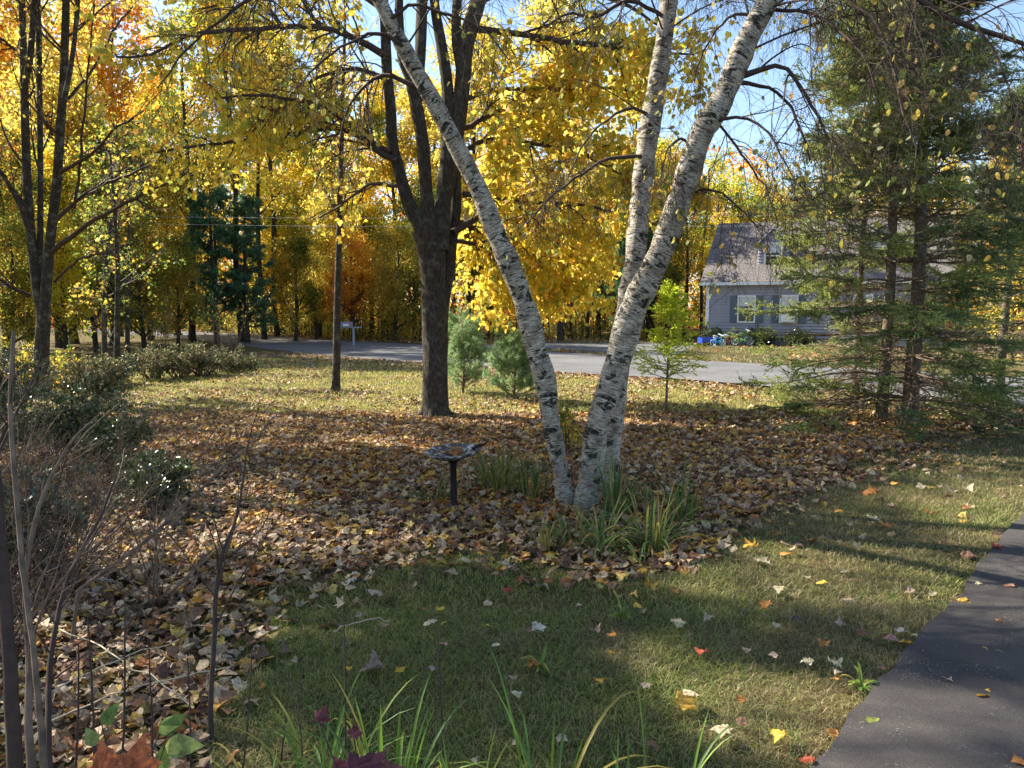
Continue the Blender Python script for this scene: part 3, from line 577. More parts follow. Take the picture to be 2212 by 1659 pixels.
A = np.concatenate([P0, Q0]); AR = np.concatenate([R0, S0])
P1, R1 = grow(A, AR, 9, .12, 1, .85, 1.3, 10, .5, up=.0, droop=.06, wig=.10, g=g, rmin=.004, horiz=.3); tubes(mbb, P1, R1, 4)
P2, R2 = grow(P1, R1, 5, .15, 1, .8, .6, 6, .6, droop=.05, wig=.14, g=g, rmin=.0028); tubes(mbb, P2, R2, 3)
part(mbb, 'branches', M['twig'], root)
mb = MB()
def keepM(p):
    px, py = proj(p)
    lower = np.where(px > 980, 745-np.clip(np.abs(px-1110)-110, 0, 400)*.75, 520)
    dens = np.where(px > 975, 1.0, np.where(px > 800, .3, .36))*np.where((px > 1400) & (py < 380), .5, 1)*np.where((px > 1150) & (px < 1260) & (py < 60), .3, 1)
    bare = hnoise(px, py, .013, 77); dens = dens*np.where(bare > .62, .45, 1.05)
    return (py < lower) & (g.random(len(px)) < dens)
leaves_on(mb, P2, R2, 13, .1, 1, .115, MAPLE, .09, down=.75, flat=.2, g=g, keep=keepM)
# hanging yellow sprays of the low right-hand branches
lo = P0[[0, 1, 2, 3, 4, 5, 6, 7, 8, 9, 10, 11, 12]]; lr = R0[[0, 1, 2, 3, 4, 5, 6, 7, 8, 9, 10, 11, 12]]
PP, RR = grow(lo, lr, 22, .1, 1, .9, 1.3, 9, .4, droop=.35, wig=.1, g=g, rmin=.003); mb2 = MB(); tubes(mb2, PP, RR, 3)
PQ, RQ = grow(PP, RR, 5, .1, 1, .8, .5, 5, .7, droop=.2, wig=.14, g=g, rmin=.0025); tubes(mb2, PQ, RQ, 3)
part(mb2, 'hanging_twigs', M['twig'], root)
leaves_on(mb, PQ, RQ, 15, .0, 1, .12, MAPLE, .10, down=.9, flat=.15, g=g, keep=keepM)
part(mb, 'foliage', M['yellow'], root)
# ---------------- slim maple at left of the big one
def slim(name, label, cat, pts, K=40, Yd=None, bark='grey_bark', n1=14, L=1.2, m='yellow', leafn=5, t0=.45, seed=5, size=.1, group=None, keep=None, up=.08, tpl=MAPLES, ang=.9):
    b = ground(*pts[0][:2]); Y = Yd or b[1]; g = np.random.default_rng(seed)
    r = empty(name, (at(pts[0][0], pts[0][1], Y)[0], Y, 0)); tag(r, label, cat, group)
    P, R = path(pts, Y, Y+.3, K); P[0, 2] = -.04
    mb = MB(); tubes(mb, P, R, 12, rough=.04, seed=seed); part(mb, 'trunk', M[bark], r)
    mb = MB(); q, s = resam(P, R, 16)
    P1, R1 = grow(q[None], s[None], n1, t0, 1, ang, L, 9, .35, up=up, wig=.08, g=g, rmin=.004); tubes(mb, P1, R1, 4)
    P2, R2 = grow(P1, R1, 5, .2, 1, .8, L*.45, 6, .6, wig=.12, g=g, rmin=.0025); tubes(mb, P2, R2, 3)
    P3, R3 = grow(P2, R2, 2, .2, 1, .8, L*.25, 4, .7, wig=.15, g=g, rmin=.002); tubes(mb, P3, R3, 3)
    part(mb, 'branches', M['twig'], r)
    if leafn:
        mb = MB(); leaves_on(mb, P3, R3, leafn, .1, 1, size, tpl, .05, down=.6, g=g, keep=keep); part(mb, 'foliage', M[m], r)
    return r
slim('young_maple_tree', 'slender young maple with thin upright trunk and sparse gold leaves, left of the large maple', 'maple tree',
     [(725, 842, 22), (726, 820, 18), (728, 700, 16), (731, 560, 14), (735, 420, 12), (738, 300, 10), (741, 180, 8), (745, 60, 6), (747, -60, 4)], n1=26, L=1.5, leafn=4, t0=.4)
# ---------------- grey multi-stem maple at the left
YL = 17.5; g = np.random.default_rng(23)
root = empty('maple_tree', (at(92, 745, YL)[0], YL, 0)); tag(root, 'grey multi-stemmed maple with lichened bark and nearly bare branches at the left edge', 'maple tree')
sA = [(88, 845, 35.2), (90, 760, 30.4), (95, 680, 28.8), (84, 640, 24.0), (72, 560, 19.2), (62, 450, 17.6), (56, 330, 16.8), (53, 200, 16.0), (50, 100, 14.4), (47, 0, 13.6), (40, -120, 10.4), (30, -280, 4.8)]
sB = [(56, 180, 12.0), (66, 110, 12.8), (72, 40, 12.0), (78, -50, 10.4), (85, -220, 4.8)]
sC = [(92, 690, 20.8), (86, 600, 14.4), (87, 500, 12.8), (87, 400, 12.0), (86, 250, 11.2), (84, 100, 11.2), (82, 0, 10.4), (85, -150, 7.2), (88, -300, 3.2)]
sDD = [(94, 720, 25.6), (98, 640, 22.4), (105, 560, 20.8), (113, 480, 19.2), (122, 400, 18.4), (129, 300, 17.6), (136, 200, 16.8), (140, 100, 16.0), (143, 0, 14.4), (150, -120, 10.4), (160, -300, 4.8)]
sE = [(135, 230, 11.2), (148, 170, 10.4), (158, 110, 9.6), (165, 40, 9.6), (172, -50, 8.0), (180, -220, 4.0)]
sF = [(75, 545, 12.8), (50, 460, 10.4), (25, 410, 8.8), (0, 370, 8.0), (-60, 300, 6.4), (-120, 200, 4.0)]
mb = MB(); limbs = []
for sd, (l, y1) in enumerate(((sA, .2), (sB, -.3), (sC, .9), (sDD, -.5), (sE, -.9), (sF, -.4))):
    P, R = path(l, YL+(0 if sd < 4 else y1), YL+y1, 40)
    if sd == 0: P[0, 2] = -.04
    tubes(mb, P, R, 12, rough=.05, seed=30+sd); limbs.append(resam(P, R, 16))
part(mb, 'trunk', M['grey_bark'], root)
manual = []
mm([(130, 372, 9), (200, 330, 7), (260, 270, 5), (310, 240, 3)], YL-.3, YL-1)
mm([(122, 475, 10), (190, 415, 7), (270, 380, 6), (340, 350, 3)], YL-.3, YL+.4)
mm([(112, 545, 12), (180, 490, 10), (250, 450, 8), (350, 400, 6), (430, 372, 3)], YL-.2, YL-1.2)
mm([(160, 450, 7), (175, 330, 6), (183, 220, 5), (195, 100, 4), (205, 10, 3)], YL-.2, YL-.8)
mm([(60, 450, 8), (20, 400, 7), (-20, 330, 4)], YL, YL-.6); mm([(50, 130, 8), (10, 90, 6), (-40, 60, 4)], YL, YL-.6)
mm([(64, 640, 10), (10, 610, 8), (-70, 560, 5)], YL, YL-.9); mm([(118, 610, 7), (170, 560, 5), (230, 545, 4), (300, 520, 2)], YL, YL-.9)
mm([(140, 220, 8), (200, 150, 6), (250, 60, 5), (300, 0, 3)], YL, YL+.9)
mb = MB(); P0 = np.array([a[0] for a in manual]); R0 = np.array([a[1] for a in manual]); tubes(mb, P0, R0, 6)
LPp = np.array([a[0] for a in limbs]); LPr = np.array([a[1] for a in limbs])
Q0, S0 = grow(LPp, LPr, 9, .3, 1, .8, 2.2, 16, .35, up=.08, wig=.06, g=g, rmin=.008); tubes(mb, Q0, S0, 5)
A = np.concatenate([P0, Q0]); AR = np.concatenate([R0, S0])
P1, R1 = grow(A, AR, 8, .15, 1, .8, 1.1, 9, .5, up=.03, wig=.09, g=g, rmin=.004); tubes(mb, P1, R1, 3)
P2, R2 = grow(P1, R1, 4, .15, 1, .8, .5, 5, .6, wig=.12, g=g, rmin=.003); tubes(mb, P2, R2, 3)
part(mb, 'branches', M['twig'], root)
mb = MB(); leaves_on(mb, P2[g.random(len(P2)) < .5], R2, 1, .2, 1, .10, MAPLES, .06, g=g); leaves_on(mb, P2[3*len(P2)//4:], R2[3*len(P2)//4:], 3, .2, 1, .10, MAPLES, .08, g=g)
part(mb, 'foliage', M['gold'], root)
# ---------------- spruces
def spruce_mesh(H, BR, g, bare=.0, dens=1.0, trunk_r=.10):
    """returns trunk, dead and live meshes as collectors in local coordinates"""
    t, br, nd = MB(), MB(), MB()
    z = np.linspace(0, H, 40); P = np.stack([.04*np.sin(z*.8), .04*np.cos(z*.7), z], -1); P[0, 2] = -.04; R = trunk_r*(1-z/H)**.8+.006; tubes(t, P, R, 12, rough=.04)
    nw = int(H/.40); rows = []
    for k in range(nw):
        zz = .35+(H-.4)*k/nw; f = zz/H
        for j in range(int(5+4*g.random())):
            a = g.uniform(0, 6.283); L = BR*((1-f)**.75)*g.uniform(.65, 1.1)*(1-.18*max(0, .2-f)/.2); rows.append((zz+g.uniform(-.09, .09), a, L*(1 if g.random() < .8 else .6), f))
    rows = np.array(rows); n = len(rows); K = 12
    Pb = np.empty((n, K, 3)); a = rows[:, 1]; L = rows[:, 2]; f = rows[:, 3]
    for k in range(K):
        s = k/(K-1); rad = L*s; dz = -L*(.42*(1-f))*s*s+L*(.12+.45*f)*s+L*.24*s**3*(1-f)+rows[:, 0]*0+np.sin(rows[:, 1]*5)*.10*s+np.sin(rows[:, 1]*53+s*8)*.035-L*.16*(1-f)**3*s
        aa = a+np.sin(rows[:, 0]*37+s*2.5)*.16*s+np.sin(rows[:, 0]*91+s*9)*.03
        Pb[:, k] = np.stack([np.cos(aa)*rad, np.sin(aa)*rad, rows[:, 0]+dz], -1)
    Rb = (.004+.0075*L)[:, None]*np.linspace(1, .2, K)[None]; tubes(br, Pb, Rb, 5)
    Pt, Rt = grow(Pb, Rb, int(28*dens), .12, 1, .80, .62, 7, .5, droop=.10, wig=.09, horiz=.88, g=g, rmin=.0025, tl=.5); 
    Pu, Ru = grow(Pt, Rt, 5, .15, 1, .8, .22, 4, .7, wig=.06, horiz=.9, g=g, rmin=.002, tl=.4)
    tubes(br, Pt, Rt, 3); tubes(br, Pu[::2], Ru[::2], 3)
    # live needles: outer part of each branch, deeper when higher
    for (PP, RR, per, lnn) in ((Pt, Rt, 70, .040), (Pu, Ru, 24, .038), (Pb, Rb, 90, .040)):
        i = np.repeat(np.arange(len(PP)), per); tt = g.uniform(.02, 1, len(i)); p, tan, r = sampl(PP, RR, i, tt)
        rad = np.hypot(p[:, 0], p[:, 1]); fz = np.clip(p[:, 2]/H, 0, 1); mx = BR*(1-fz)**.75
        lim = np.where(fz < .5, .66-.4*fz, .44-.4*fz); k = (rad/np.maximum(mx, .05) > lim*(.7+.6*hnoise(p[:, 0]*1.0, p[:, 2], 1.3, 3)))
        p, tan = p[k], tan[k]; v = g.normal(size=p.shape); v = norm(v-(v*tan).sum(-1, keepdims=True)*tan); v[:, 2] += .45
        needles(nd, p, tan*1.0+v*.7, lnn*g.uniform(.7, 1.3, len(p)), .012, g=g)
    return t, br, nd
def spruce(px, py, H, BR, label, seed, rot=0, tr=.1, dens=1.0, nm='needle'):
    b = ground(px, py); r = empty('spruce_tree', b, rot); tag(r, label, 'spruce tree', 'spruces by the driveway')
    t, br, nd = spruce_mesh(H, BR, np.random.default_rng(seed), trunk_r=tr, dens=dens)
    t.build('trunk', M['spruce_bark'], r); br.build('branches', M['dead_twig'], r); nd.build('foliage', M[nm], r); return r
def copytree(r, name, loc, rot, sc, label, group=None, mats=None):
    c = r.copy(); COL.objects.link(c); c.name = name; c.location = [float(a) for a in loc]; c.rotation_euler = (0, 0, rot); c.scale = (sc,)*3 if np.isscalar(sc) else sc
    tag(c, label, None, group)
    for ch in list(r.children):
        d = ch.copy(); COL.objects.link(d); d.parent = c
        for e in list(ch.children):
            h = e.copy(); COL.objects.link(h); h.parent = d
    return c
s1 = spruce(1905, 905, 9.6, 3.1, 'tall spruce with pale slim trunk, the middle one of three spruces', 41)
s2 = spruce(1965, 908, 8.9, 2.9, 'spruce with thick dark trunk and heavy shaded boughs, rightmost of three close spruces', 42, tr=.135, nm='needle_shaded')
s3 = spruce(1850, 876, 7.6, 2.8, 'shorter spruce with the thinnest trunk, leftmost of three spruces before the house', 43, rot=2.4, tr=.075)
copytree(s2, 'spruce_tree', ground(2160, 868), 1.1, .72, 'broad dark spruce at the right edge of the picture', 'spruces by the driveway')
# ---------------- small conifers
def bushy_pine(px, py, H, W, label, seed):
    g = np.random.default_rng(seed); b = ground(px, py); r = empty('white_pine_sapling', b); tag(r, label, 'pine sapling', 'pine saplings on the verge')
    z = np.linspace(0, H, 14); P = np.stack([z*0+.03*np.sin(z*2), z*0, z], -1); P[0, 2] = -.03; R = np.linspace(.03, .006, 14); mb = MB(); tubes(mb, P, R, 7)
    P1, R1 = grow(P[None], R[None], 95, .03, .97, 1.25, W*.9, 7, .4, up=.12, wig=.05, g=g, rmin=.005, tl=.55); P2, R2 = grow(P1, R1, 5, .25, 1, .7, W*.28, 5, .6, up=.12, wig=.05, g=g, rmin=.003)
    tubes(mb, P1, R1, 4); tubes(mb, P2, R2, 3); mb.build('trunk', M['spruce_bark'], r); nd = MB()
    for PP, RR, per in ((P1, R1, 120), (P2, R2, 65)):
        i = np.repeat(np.arange(len(PP)), per); tt = .3+.7*g.random(len(i))**.8; p, tan, _ = sampl(PP, RR, i, tt); v = norm(g.normal(size=p.shape)); needles(nd, p, tan*1.0+v*.9, .095*g.uniform(.7, 1.2, len(p)), .008, g=g)
    nd.build('foliage', M['pine'], r); return r
bushy_pine(1000, 846, 1.62, .85, 'bushy blue-green pine sapling beside the large maple trunk, with a forked top', 51)
bushy_pine(1110, 862, 1.38, .80, 'rounder pale green pine sapling behind the leaning birch stem', 52)
# hemlock sapling
g = np.random.default_rng(53); b = ground(1439, 886); r = empty('hemlock_sapling', b); tag(r, 'bright lime green feathery hemlock sapling on a bare thin stem by the road', 'hemlock sapling')
H = 2.35; z = np.linspace(0, H, 16); P = np.stack([.09*(z/H)**2*1.2, z*0, z], -1); P[0, 2] = -.03; R = np.linspace(.028, .004, 16); mb = MB(); tubes(mb, P, R, 7)
P1, R1 = grow(P[None], R[None], 90, .26, .97, 1.30, 1.30, 9, .4, up=.03, droop=.12, wig=.05, g=g, rmin=.004, tl=.9); P2, R2 = grow(P1, R1, 9, .15, 1, .8, .22, 5, .6, wig=.05, horiz=.8, g=g, rmin=.002)
tubes(mb, P1, R1, 4); tubes(mb, P2, R2, 3); mb.build('trunk', M['spruce_bark'], r); nd = MB()
for PP, RR, per in ((P1, R1, 60), (P2, R2, 36)):
    i = np.repeat(np.arange(len(PP)), per); tt = g.uniform(.1, 1, len(i)); p, tan, _ = sampl(PP, RR, i, tt); v = norm(g.normal(size=p.shape)*[1, 1, .25]); needles(nd, p, tan*.7+v*.8, .034*g.uniform(.7, 1.3, len(p)), .014, g=g)
nd.build('foliage', M['hemlock'], r)
# ================================================================== WOODLAND BEHIND THE ROAD
def crown_mesh(seed, H, R0, z0, nleaf, size, K1=26, gap=0.0):
    g = np.random.default_rng(seed); t, c = MB(), MB()
    z = np.linspace(0, H*.93, 24); lean = g.normal(0, .03, 2); P = np.stack([lean[0]*z+.12*np.sin(z*.5+seed), lean[1]*z+.12*np.cos(z*.4), z], -1); P[0, 2] = -.1
    R = .17*(1-z/H)**.7+.02; R[0] *= 1.35; tubes(t, P, R, 10, rough=.04)
    q, s = resam(P, R, 20); P1, R1 = grow(q[None], s[None], K1, z0/H, .98, .9, R0*1.25, 9, .45, up=.12, wig=.08, g=g, rmin=.03, tl=.45); tubes(t, P1, R1, 4)
    P2, R2 = grow(P1, R1, 5, .25, 1, .8, R0*.5, 6, .5, wig=.12, g=g, rmin=.014); tubes(t, P2, R2, 3)
    P3, R3 = grow(P2, R2, 2, .3, 1, .8, R0*.25, 4, .6, wig=.12, g=g, rmin=.010); tubes(t, P3, R3, 3)
    leaves_on(c, P3, R3, max(1, int(nleaf/len(P3))), 0, 1.0, size, RHOMB, .26, down=.3, flat=.6, g=g, keep=(lambda p: hnoise(p[:, 0]+p[:, 2]*.7, p[:, 1]-p[:, 2]*.4, .55, seed) > gap) if gap else None)
    return t, c
def pine_mesh(seed, H, BR, z0, droop=.3):
    g = np.random.default_rng(seed); t, c = MB(), MB(); z = np.linspace(0, H, 20); P = np.stack([.1*np.sin(z*.3), .1*np.cos(z*.3), z], -1); P[0, 2] = -.1; R = .22*(1-z/H)**.7+.02; tubes(t, P, R, 10)
    P1, R1 = grow(P[None], R[None], 90, z0/H, .98, 1.35, BR, 8, .3, up=.06, wig=.05, g=g, rmin=.02, tl=.65); tubes(t, P1, R1, 4)
    P2, R2 = grow(P1, R1, 8, .25, 1, .8, BR*.3, 5, .5, wig=.08, horiz=.6, g=g, rmin=.01); tubes(t, P2, R2, 3)
    i = np.repeat(np.arange(len(P2)), 90); p, tan, _ = sampl(P2, R2, i, g.uniform(.1, 1, len(i))); p = p+g.normal(0, .06, p.shape); needles(c, p, norm(g.normal(size=p.shape))+tan*.7, .20, .045, g=g)
    return t, c
protos = {}
def proto(key, t, c, tm, lm):
    a = t.build('trunk', tm); b = c.build('crown', lm); protos[key] = (a.data, b.data); bpy.data.objects.remove(a); bpy.data.objects.remove(b)
for k, sd in enumerate((61, 62, 63, 64)): proto('tall%d' % k, *crown_mesh(sd, 19, 3.9, 3.5, 19000, .24, 32), M['dark_bark'], M['gold'])
for k, sd in enumerate((65, 66, 67)): proto('mid%d' % k, *crown_mesh(sd, 9.5, 2.8, 1.0, 17000, .18, 32), M['dark_bark'], M['gold'])
proto('airy0', *crown_mesh(68, 19, 3.4, 6.0, 7500, .22), M['dark_bark'], M['gold']); proto('pole0', *crown_mesh(69, 21, 3.4, 9, 9000, .22, 18), M['dark_bark'], M['gold'])
for k, sd in enumerate((75, 76)): proto('shade%d' % k, *crown_mesh(sd, 15, 4.6, 3.0, 24000, .19, 28, gap=.52), M['dark_bark'], M['gold'])
proto('pine0', *pine_mesh(71, 13, 3.1, 1.5), M['dark_bark'], M['dkpine']); proto('pine1', *pine_mesh(72, 15, 2.6, 3.5), M['dark_bark'], M['dkpine'])
def wood(kind, px, D, sc, leaf, label, rot=None, name=None, cat='tree', zs=1.0, bark='dark_bark', group='trees beyond the road'):
    x = at(px, 700, D)[0]; r = empty(name or {'t': 'maple_tree', 's': 'maple_tree', 'm': 'young_maple_tree', 'a': 'oak_tree', 'p': 'pine_tree'}[kind[0]] if not kind.startswith('pole') else 'oak_tree', (x, D, 0), random.uniform(0, 6.28) if rot is None else rot)
    r.scale = (sc, sc, sc*zs); tag(r, label, cat, group); a, b = protos[kind]
    for nm, me, m in (('trunk', a, M[bark]), ('crown', b, M[leaf])):
        o = bpy.data.objects.new(nm, me); COL.objects.link(o); o.parent = r; o.material_slots[0].link = 'OBJECT'; o.material_slots[0].material = m
    return r
W = [  # kind, px, depth, scale, leaf, label
 ('tall0', -60, 36, 1.0, 'orange', 'tall orange maple cut off by the left edge, behind the multi-stemmed grey maple'),
 ('tall1', 60, 46, 1.0, 'gold', 'tall golden maple directly behind the grey multi-stemmed trunks'),
 ('tall2', 165, 42, 1.0, 'gold', 'tall amber maple just right of the grey multi-stemmed maple'),
 ('mid0', 250, 40, 1.0, 'olive', 'low olive green maple at the road bend above the far shrubs'),
 ('tall3', 262, 52, 1.15, 'orange', 'tall maple with a rust orange patch high in the upper left'),
 ('mid1', 120, 38, .9, 'lime', 'low yellow-green maple showing behind the foot of the grey maple'),
 ('mid2', 20, 34, .85, 'olive', 'low dull green maple at the far left by the road'),
 ('tall1', 350, 58, 1.0, 'lime', 'tall yellow-green maple left of the patch of open sky'),
 ('airy0', 420, 44, .95, 'olive', 'thin half bare tree with grey branches left of the dark green pine'),
 ('airy0', 470, 62, .9, 'gold', 'sparse gold tree under the patch of open sky'),
 ('pine0', 465, 42, .62, 'dkpine', 'dense dark green pine at the roadside, left of the forked pale trunk'),
 ('pine0', 535, 43, .60, 'dkpine', 'dark green pine just right of the other roadside pine'),
 ('pole0', 522, 44, .95, 'lime', 'straight dark trunk rising out of the roadside pines to yellow-green leaves'),
 ('pole0', 566, 47, .85, 'gold', 'leaning grey trunk beside the roadside pines under gold leaves'),
 ('tall0', 610, 56, 1.0, 'lime', 'tall yellow-green maple above the orange saplings'),
 ('mid1', 640, 45, .62, 'olive', 'small olive green maple beside the road left of the slender young maple'),
 ('mid0', 690, 50, .85, 'gold', 'gold maple of middle height left of the mailbox'),
 ('mid2', 760, 46, .62, 'orange', 'small orange maple rising behind the mailbox'),
 ('tall2', 730, 60, 1.0, 'gold', 'tall gold maple rising behind the slender young maple'),
 ('mid1', 800, 50, .9, 'lime', 'yellow-green maple right of the mailbox'),
 ('mid0', 855, 44, .62, 'olive', 'dark green leafy sapling left of the large maple trunk'),
 ('tall3', 850, 60, .95, 'lime', 'tall green-gold maple behind the limbs of the large maple'),
 ('pole0', 600, 52, .9, 'lime', 'slim straight trunk right of the leaning grey trunk'),
 ('tall1', 960, 58, .95, 'gold', 'tall gold maple hidden behind the large maple trunk'),
 ('pole0', 1207, 45, .9, 'gold', 'straight dark trunk at the roadside between the birch stems'),
 ('mid2', 1060, 54, 1.0, 'olive', 'green maple behind the two pine saplings'),
 ('mid0', 1150, 58, .95, 'orange', 'orange tinged maple behind the leaning birch stem'),
 ('tall0', 1090, 66, .95, 'lime', 'tall yellow-green maple behind the yellow crown of the large maple'),
 ('mid1', 1290, 55, 1.05, 'gold', 'gold maple showing between the two birch trunks'),
 ('tall2', 1230, 70, .85, 'gold', 'gold maple whose top meets blue sky in the middle of the picture'),
 ('mid2', 1385, 56, 1.0, 'lime', 'yellow-green maple behind the upright birch stem'),
 ('tall3', 1270, 48, .52, 'gold', 'gold maple left of the house whose shadow falls on the roof'),
 ('pine0', 1352, 46, .70, 'dkpine', 'dark pine left of the house, mostly hidden by the upright birch stem'),
 ('tall1', 1410, 50, .66, 'lime', 'tall green-gold maple between the upright birch stem and the house'),
 ('mid0', 380, 54, 1.1, 'olive', 'olive maple behind the bare grey branched tree at the road'),
 ('mid1', 900, 48, .9, 'olive', 'green-gold maple low behind the left limb of the large maple'),
 ('tall3', 440, 72, .8, 'lime', 'distant green-gold maple below the patch of open sky'),
 ('mid2', 600, 62, 1.3, 'gold', 'gold maple behind the leaning grey trunk'),
 ('mid0', 320, 46, .9, 'gold', 'amber maple beyond the roadside row of shrubs'),
 ('pine1', 60, 40, .7, 'dkpine', 'dark pine at the far left behind the multi-stemmed grey maple'),
 ('airy0', 1480, 50, .62, 'olive', 'thin dark stemmed tree at the left corner of the house'),
 ('airy0', 1512, 52, .60, 'lime', 'twin thin trunk touching the left wall of the house'),
 ('mid0', 1545, 64, 1.15, 'lime', 'yellow-green tree rising over the left end of the house roof'),
 ('mid1', 1630, 68, 1.20, 'lime', 'green and gold tree over the ridge of the house roof'),
 ('mid2', 1720, 66, 1.10, 'gold', 'orange-gold tree over the dormer of the house'),
 ('mid0', 1440, 66, 1.15, 'gold', 'gold tree between the birch and the house'),
 ('mid1', 1405, 47.2, .80, 'olive', 'low olive green tree shading the left slope of the house roof'),
 ('tall2', 1350, 60, 1.0, 'gold', 'tall gold maple filling the gap between the two upper birch stems'),
 ('tall0', 1010, 52, 1.0, 'gold', 'tall gold maple behind the right limb of the large maple'),
 ('mid0', 25, 30, .50, 'olive', 'bushy olive sapling at the far left, low under the orange maple'),
 ('mid1', 140, 31, .52, 'lime', 'bushy yellow-green sapling right of the grey maple trunk'),
 ('mid2', 200, 34, .60, 'olive', 'bushy olive sapling between the grey maple and the thin dark sapling'),
 ('mid0', 310, 35, .60, 'olive', 'bushy dull green sapling over the roadside shrubs'),
 ('mid1', 385, 38, .50, 'olive', 'low bushy sapling left of the roadside pines'),
 ('mid2', 680, 47, .50, 'gold', 'low gold sapling across the road left of the mailbox'),
 ('tall3', 2190, 42, .62, 'orange', 'orange-gold maple glowing behind the spruces at the right edge'),
 ('mid1', 2230, 30, .75, 'gold', 'low gold maple behind the broad spruce at the right edge'),
 ('mid0', 1850, 60, 1.2, 'gold', 'gold tree seen through the boughs of the leftmost spruce'),
 ('mid2', 2020, 58, 1.2, 'gold', 'amber tree seen through the boughs of the dark spruce'),
]
for a in W: wood(*a)
# yard trees at the left, beyond the picture, whose shade falls on the lawn
for px_, D_, k_, s_, lb in ((-11.5, 9.5, 'shade0', .85, 'tall yard maple beyond the left edge, nearest the shrubs'), (-12.5, 5.0, 'shade1', .9, 'tall yard maple beyond the left edge, level with the camera'),
                       (-17, 18.5, 'shade0', 1.1, 'tall yard maple beyond the left edge, near the road'), (-14.0, 13.2, 'shade1', 1.0, 'lower yard maple left of the grey maple'), (-13.0, 1.0, 'shade0', 1.0, 'tall yard maple behind the photographer on the left')):
    r = wood(k_, 0, 10, s_, 'gold', lb, group='yard maples beyond the left edge'); r.location = (px_, D_, 0)
# far wood and undergrowth (masses)
g = np.random.default_rng(81); mb = MB()
nc = 3400; cx = g.uniform(-100, 110, nc); cy = g.uniform(66, 100, nc); top = np.where(cx > 22, 12.5, np.where(cx > 2, 16, np.where((cx > -42) & (cx < -19), 15, 21)))
cz = g.uniform(0, 1, nc)**1.25*top*(.75+.5*hnoise(cx, cy*0, .12, 5)); n = 62
p = np.repeat(np.stack([cx, cy, cz], -1), n, 0)+g.normal(0, 1, (nc*n, 3))*[1.5, 1.5, .9]; p[:, 2] = np.abs(p[:, 2])
leaves(mb, p, g.normal(size=p.shape), g.normal(size=p.shape)+[0, -.2, .6], .40*g.uniform(.6, 1.3, len(p)), RHOMB, g=g)
tx = g.uniform(-100, 110, 260); ty = g.uniform(60, 100, 260); th = np.where(tx > 15, 9.0, 14.0)*g.uniform(.6, 1.1, 260)
P = np.stack([np.stack([tx+k*g.normal(0, .12, 260), ty, th*k/5-.1], -1) for k in range(6)], 1); tubes(mb, P, np.linspace(.17, .06, 6)[None]*np.ones((260, 1)), 6, mi=1)
tag(mb.build('far_wood', [M['mix'], M['dark_bark']]), 'dense autumn wood of gold, orange and green foliage far behind the road', 'woodland', kind='stuff')
mb = MB(); nc = 2300; cx = g.uniform(-58, 32, nc); o_ = np.argsort(road_far[:, 0]); rf = np.interp(cx, road_far[o_, 0], road_far[o_, 1]); cy = np.maximum(rf, 41)+1.8+np.abs(g.normal(0, 7, nc)); pxx, pyy = proj(np.stack([cx, cy, cx*0], -1))
k = ~((pxx > 1475) & (cy < 60)) & ~(inpoly(pxx, pyy, hd)) & ~((pxx > 990) & (cy < 47)); cx, cy = cx[k], cy[k]; cz = np.abs(g.normal(0, 1.15, len(cx)))*(.5+.9*hnoise(cx, cy, .2, 7)); n = 42
p = np.repeat(np.stack([cx, cy, cz], -1), n, 0)+g.normal(0, 1, (len(cx)*n, 3))*[.5, .5, .35]; p[:, 2] = np.abs(p[:, 2])
leaves(mb, p, g.normal(size=p.shape), g.normal(size=p.shape)+[0, -.2, .7], .15*g.uniform(.6, 1.3, len(p)), RHOMB, g=g)
j = g.integers(0, len(cx), 1500); B = np.stack([cx[j], cy[j], cx[j]*0], -1); hh = g.uniform(1, 5, 1500)
P = np.stack([B+np.stack([g.normal(0, .12, 1500)*q, g.normal(0, .1, 1500)*q, hh*q/4], -1) for q in range(5)], 1); tubes(mb, P, np.linspace(.028, .008, 5)[None]*np.ones((1500, 1)), 4, mi=1)
tag(mb.build('undergrowth', [M['under'], M['dark_bark']]), 'tangled saplings and brush along the far side of the road', 'undergrowth', kind='stuff')
#@@PART3
# ================================================================== HOUSE
DH = 42.0; hx = at(1527, 700, DH)[0]; TH = R_(-25)
M['siding'] = simple('vinyl_siding', (.33, .325, .36), .6, noise=.06, nscale=2)
M['white'] = simple('white_trim_paint', (.80, .80, .80), .5); M['shutter'] = simple('shutter_paint', (.10, .13, .16), .6)
M['glass'] = simple('window_glass', (.05, .06, .07), .08, spec=.8); M['blind'] = simple('window_blind', (.55, .56, .56), .7)
M['concrete'] = simple('foundation_concrete', (.32, .31, .30), .9, noise=.2, nscale=4)
def shingle():
    m, t, o = mat('roof_shingle'); tc = N(t, 'ShaderNodeUVMap'); br = N(t, 'ShaderNodeTexBrick'); br.offset = .5
    br.inputs['Scale'].default_value = 1; br.inputs['Brick Width'].default_value = .33; br.inputs['Row Height'].default_value = .15; br.inputs['Mortar Size'].default_value = .012
    br.inputs['Color1'].default_value = (.17, .15, .145, 1); br.inputs['Color2'].default_value = (.13, .115, .115, 1); br.inputs['Mortar'].default_value = (.05, .045, .045, 1)
    t.links.new(tc.outputs[0], br.inputs['Vector']); p = N(t, 'ShaderNodeBsdfPrincipled'); p.inputs['Roughness'].default_value = .9; t.links.new(br.outputs[0], p.inputs['Base Color']); t.links.new(p.outputs[0], o.inputs[0]); return m
M['roof'] = shingle()
HR = empty('house', (hx, DH, 0), TH); tag(HR, 'grey sided house with steep shingled roof, dormer and white windows across the road', 'house')
LEN, DEP, ZB, ZE = 11.0, 8.4, .38, 3.12; RH = 3.4
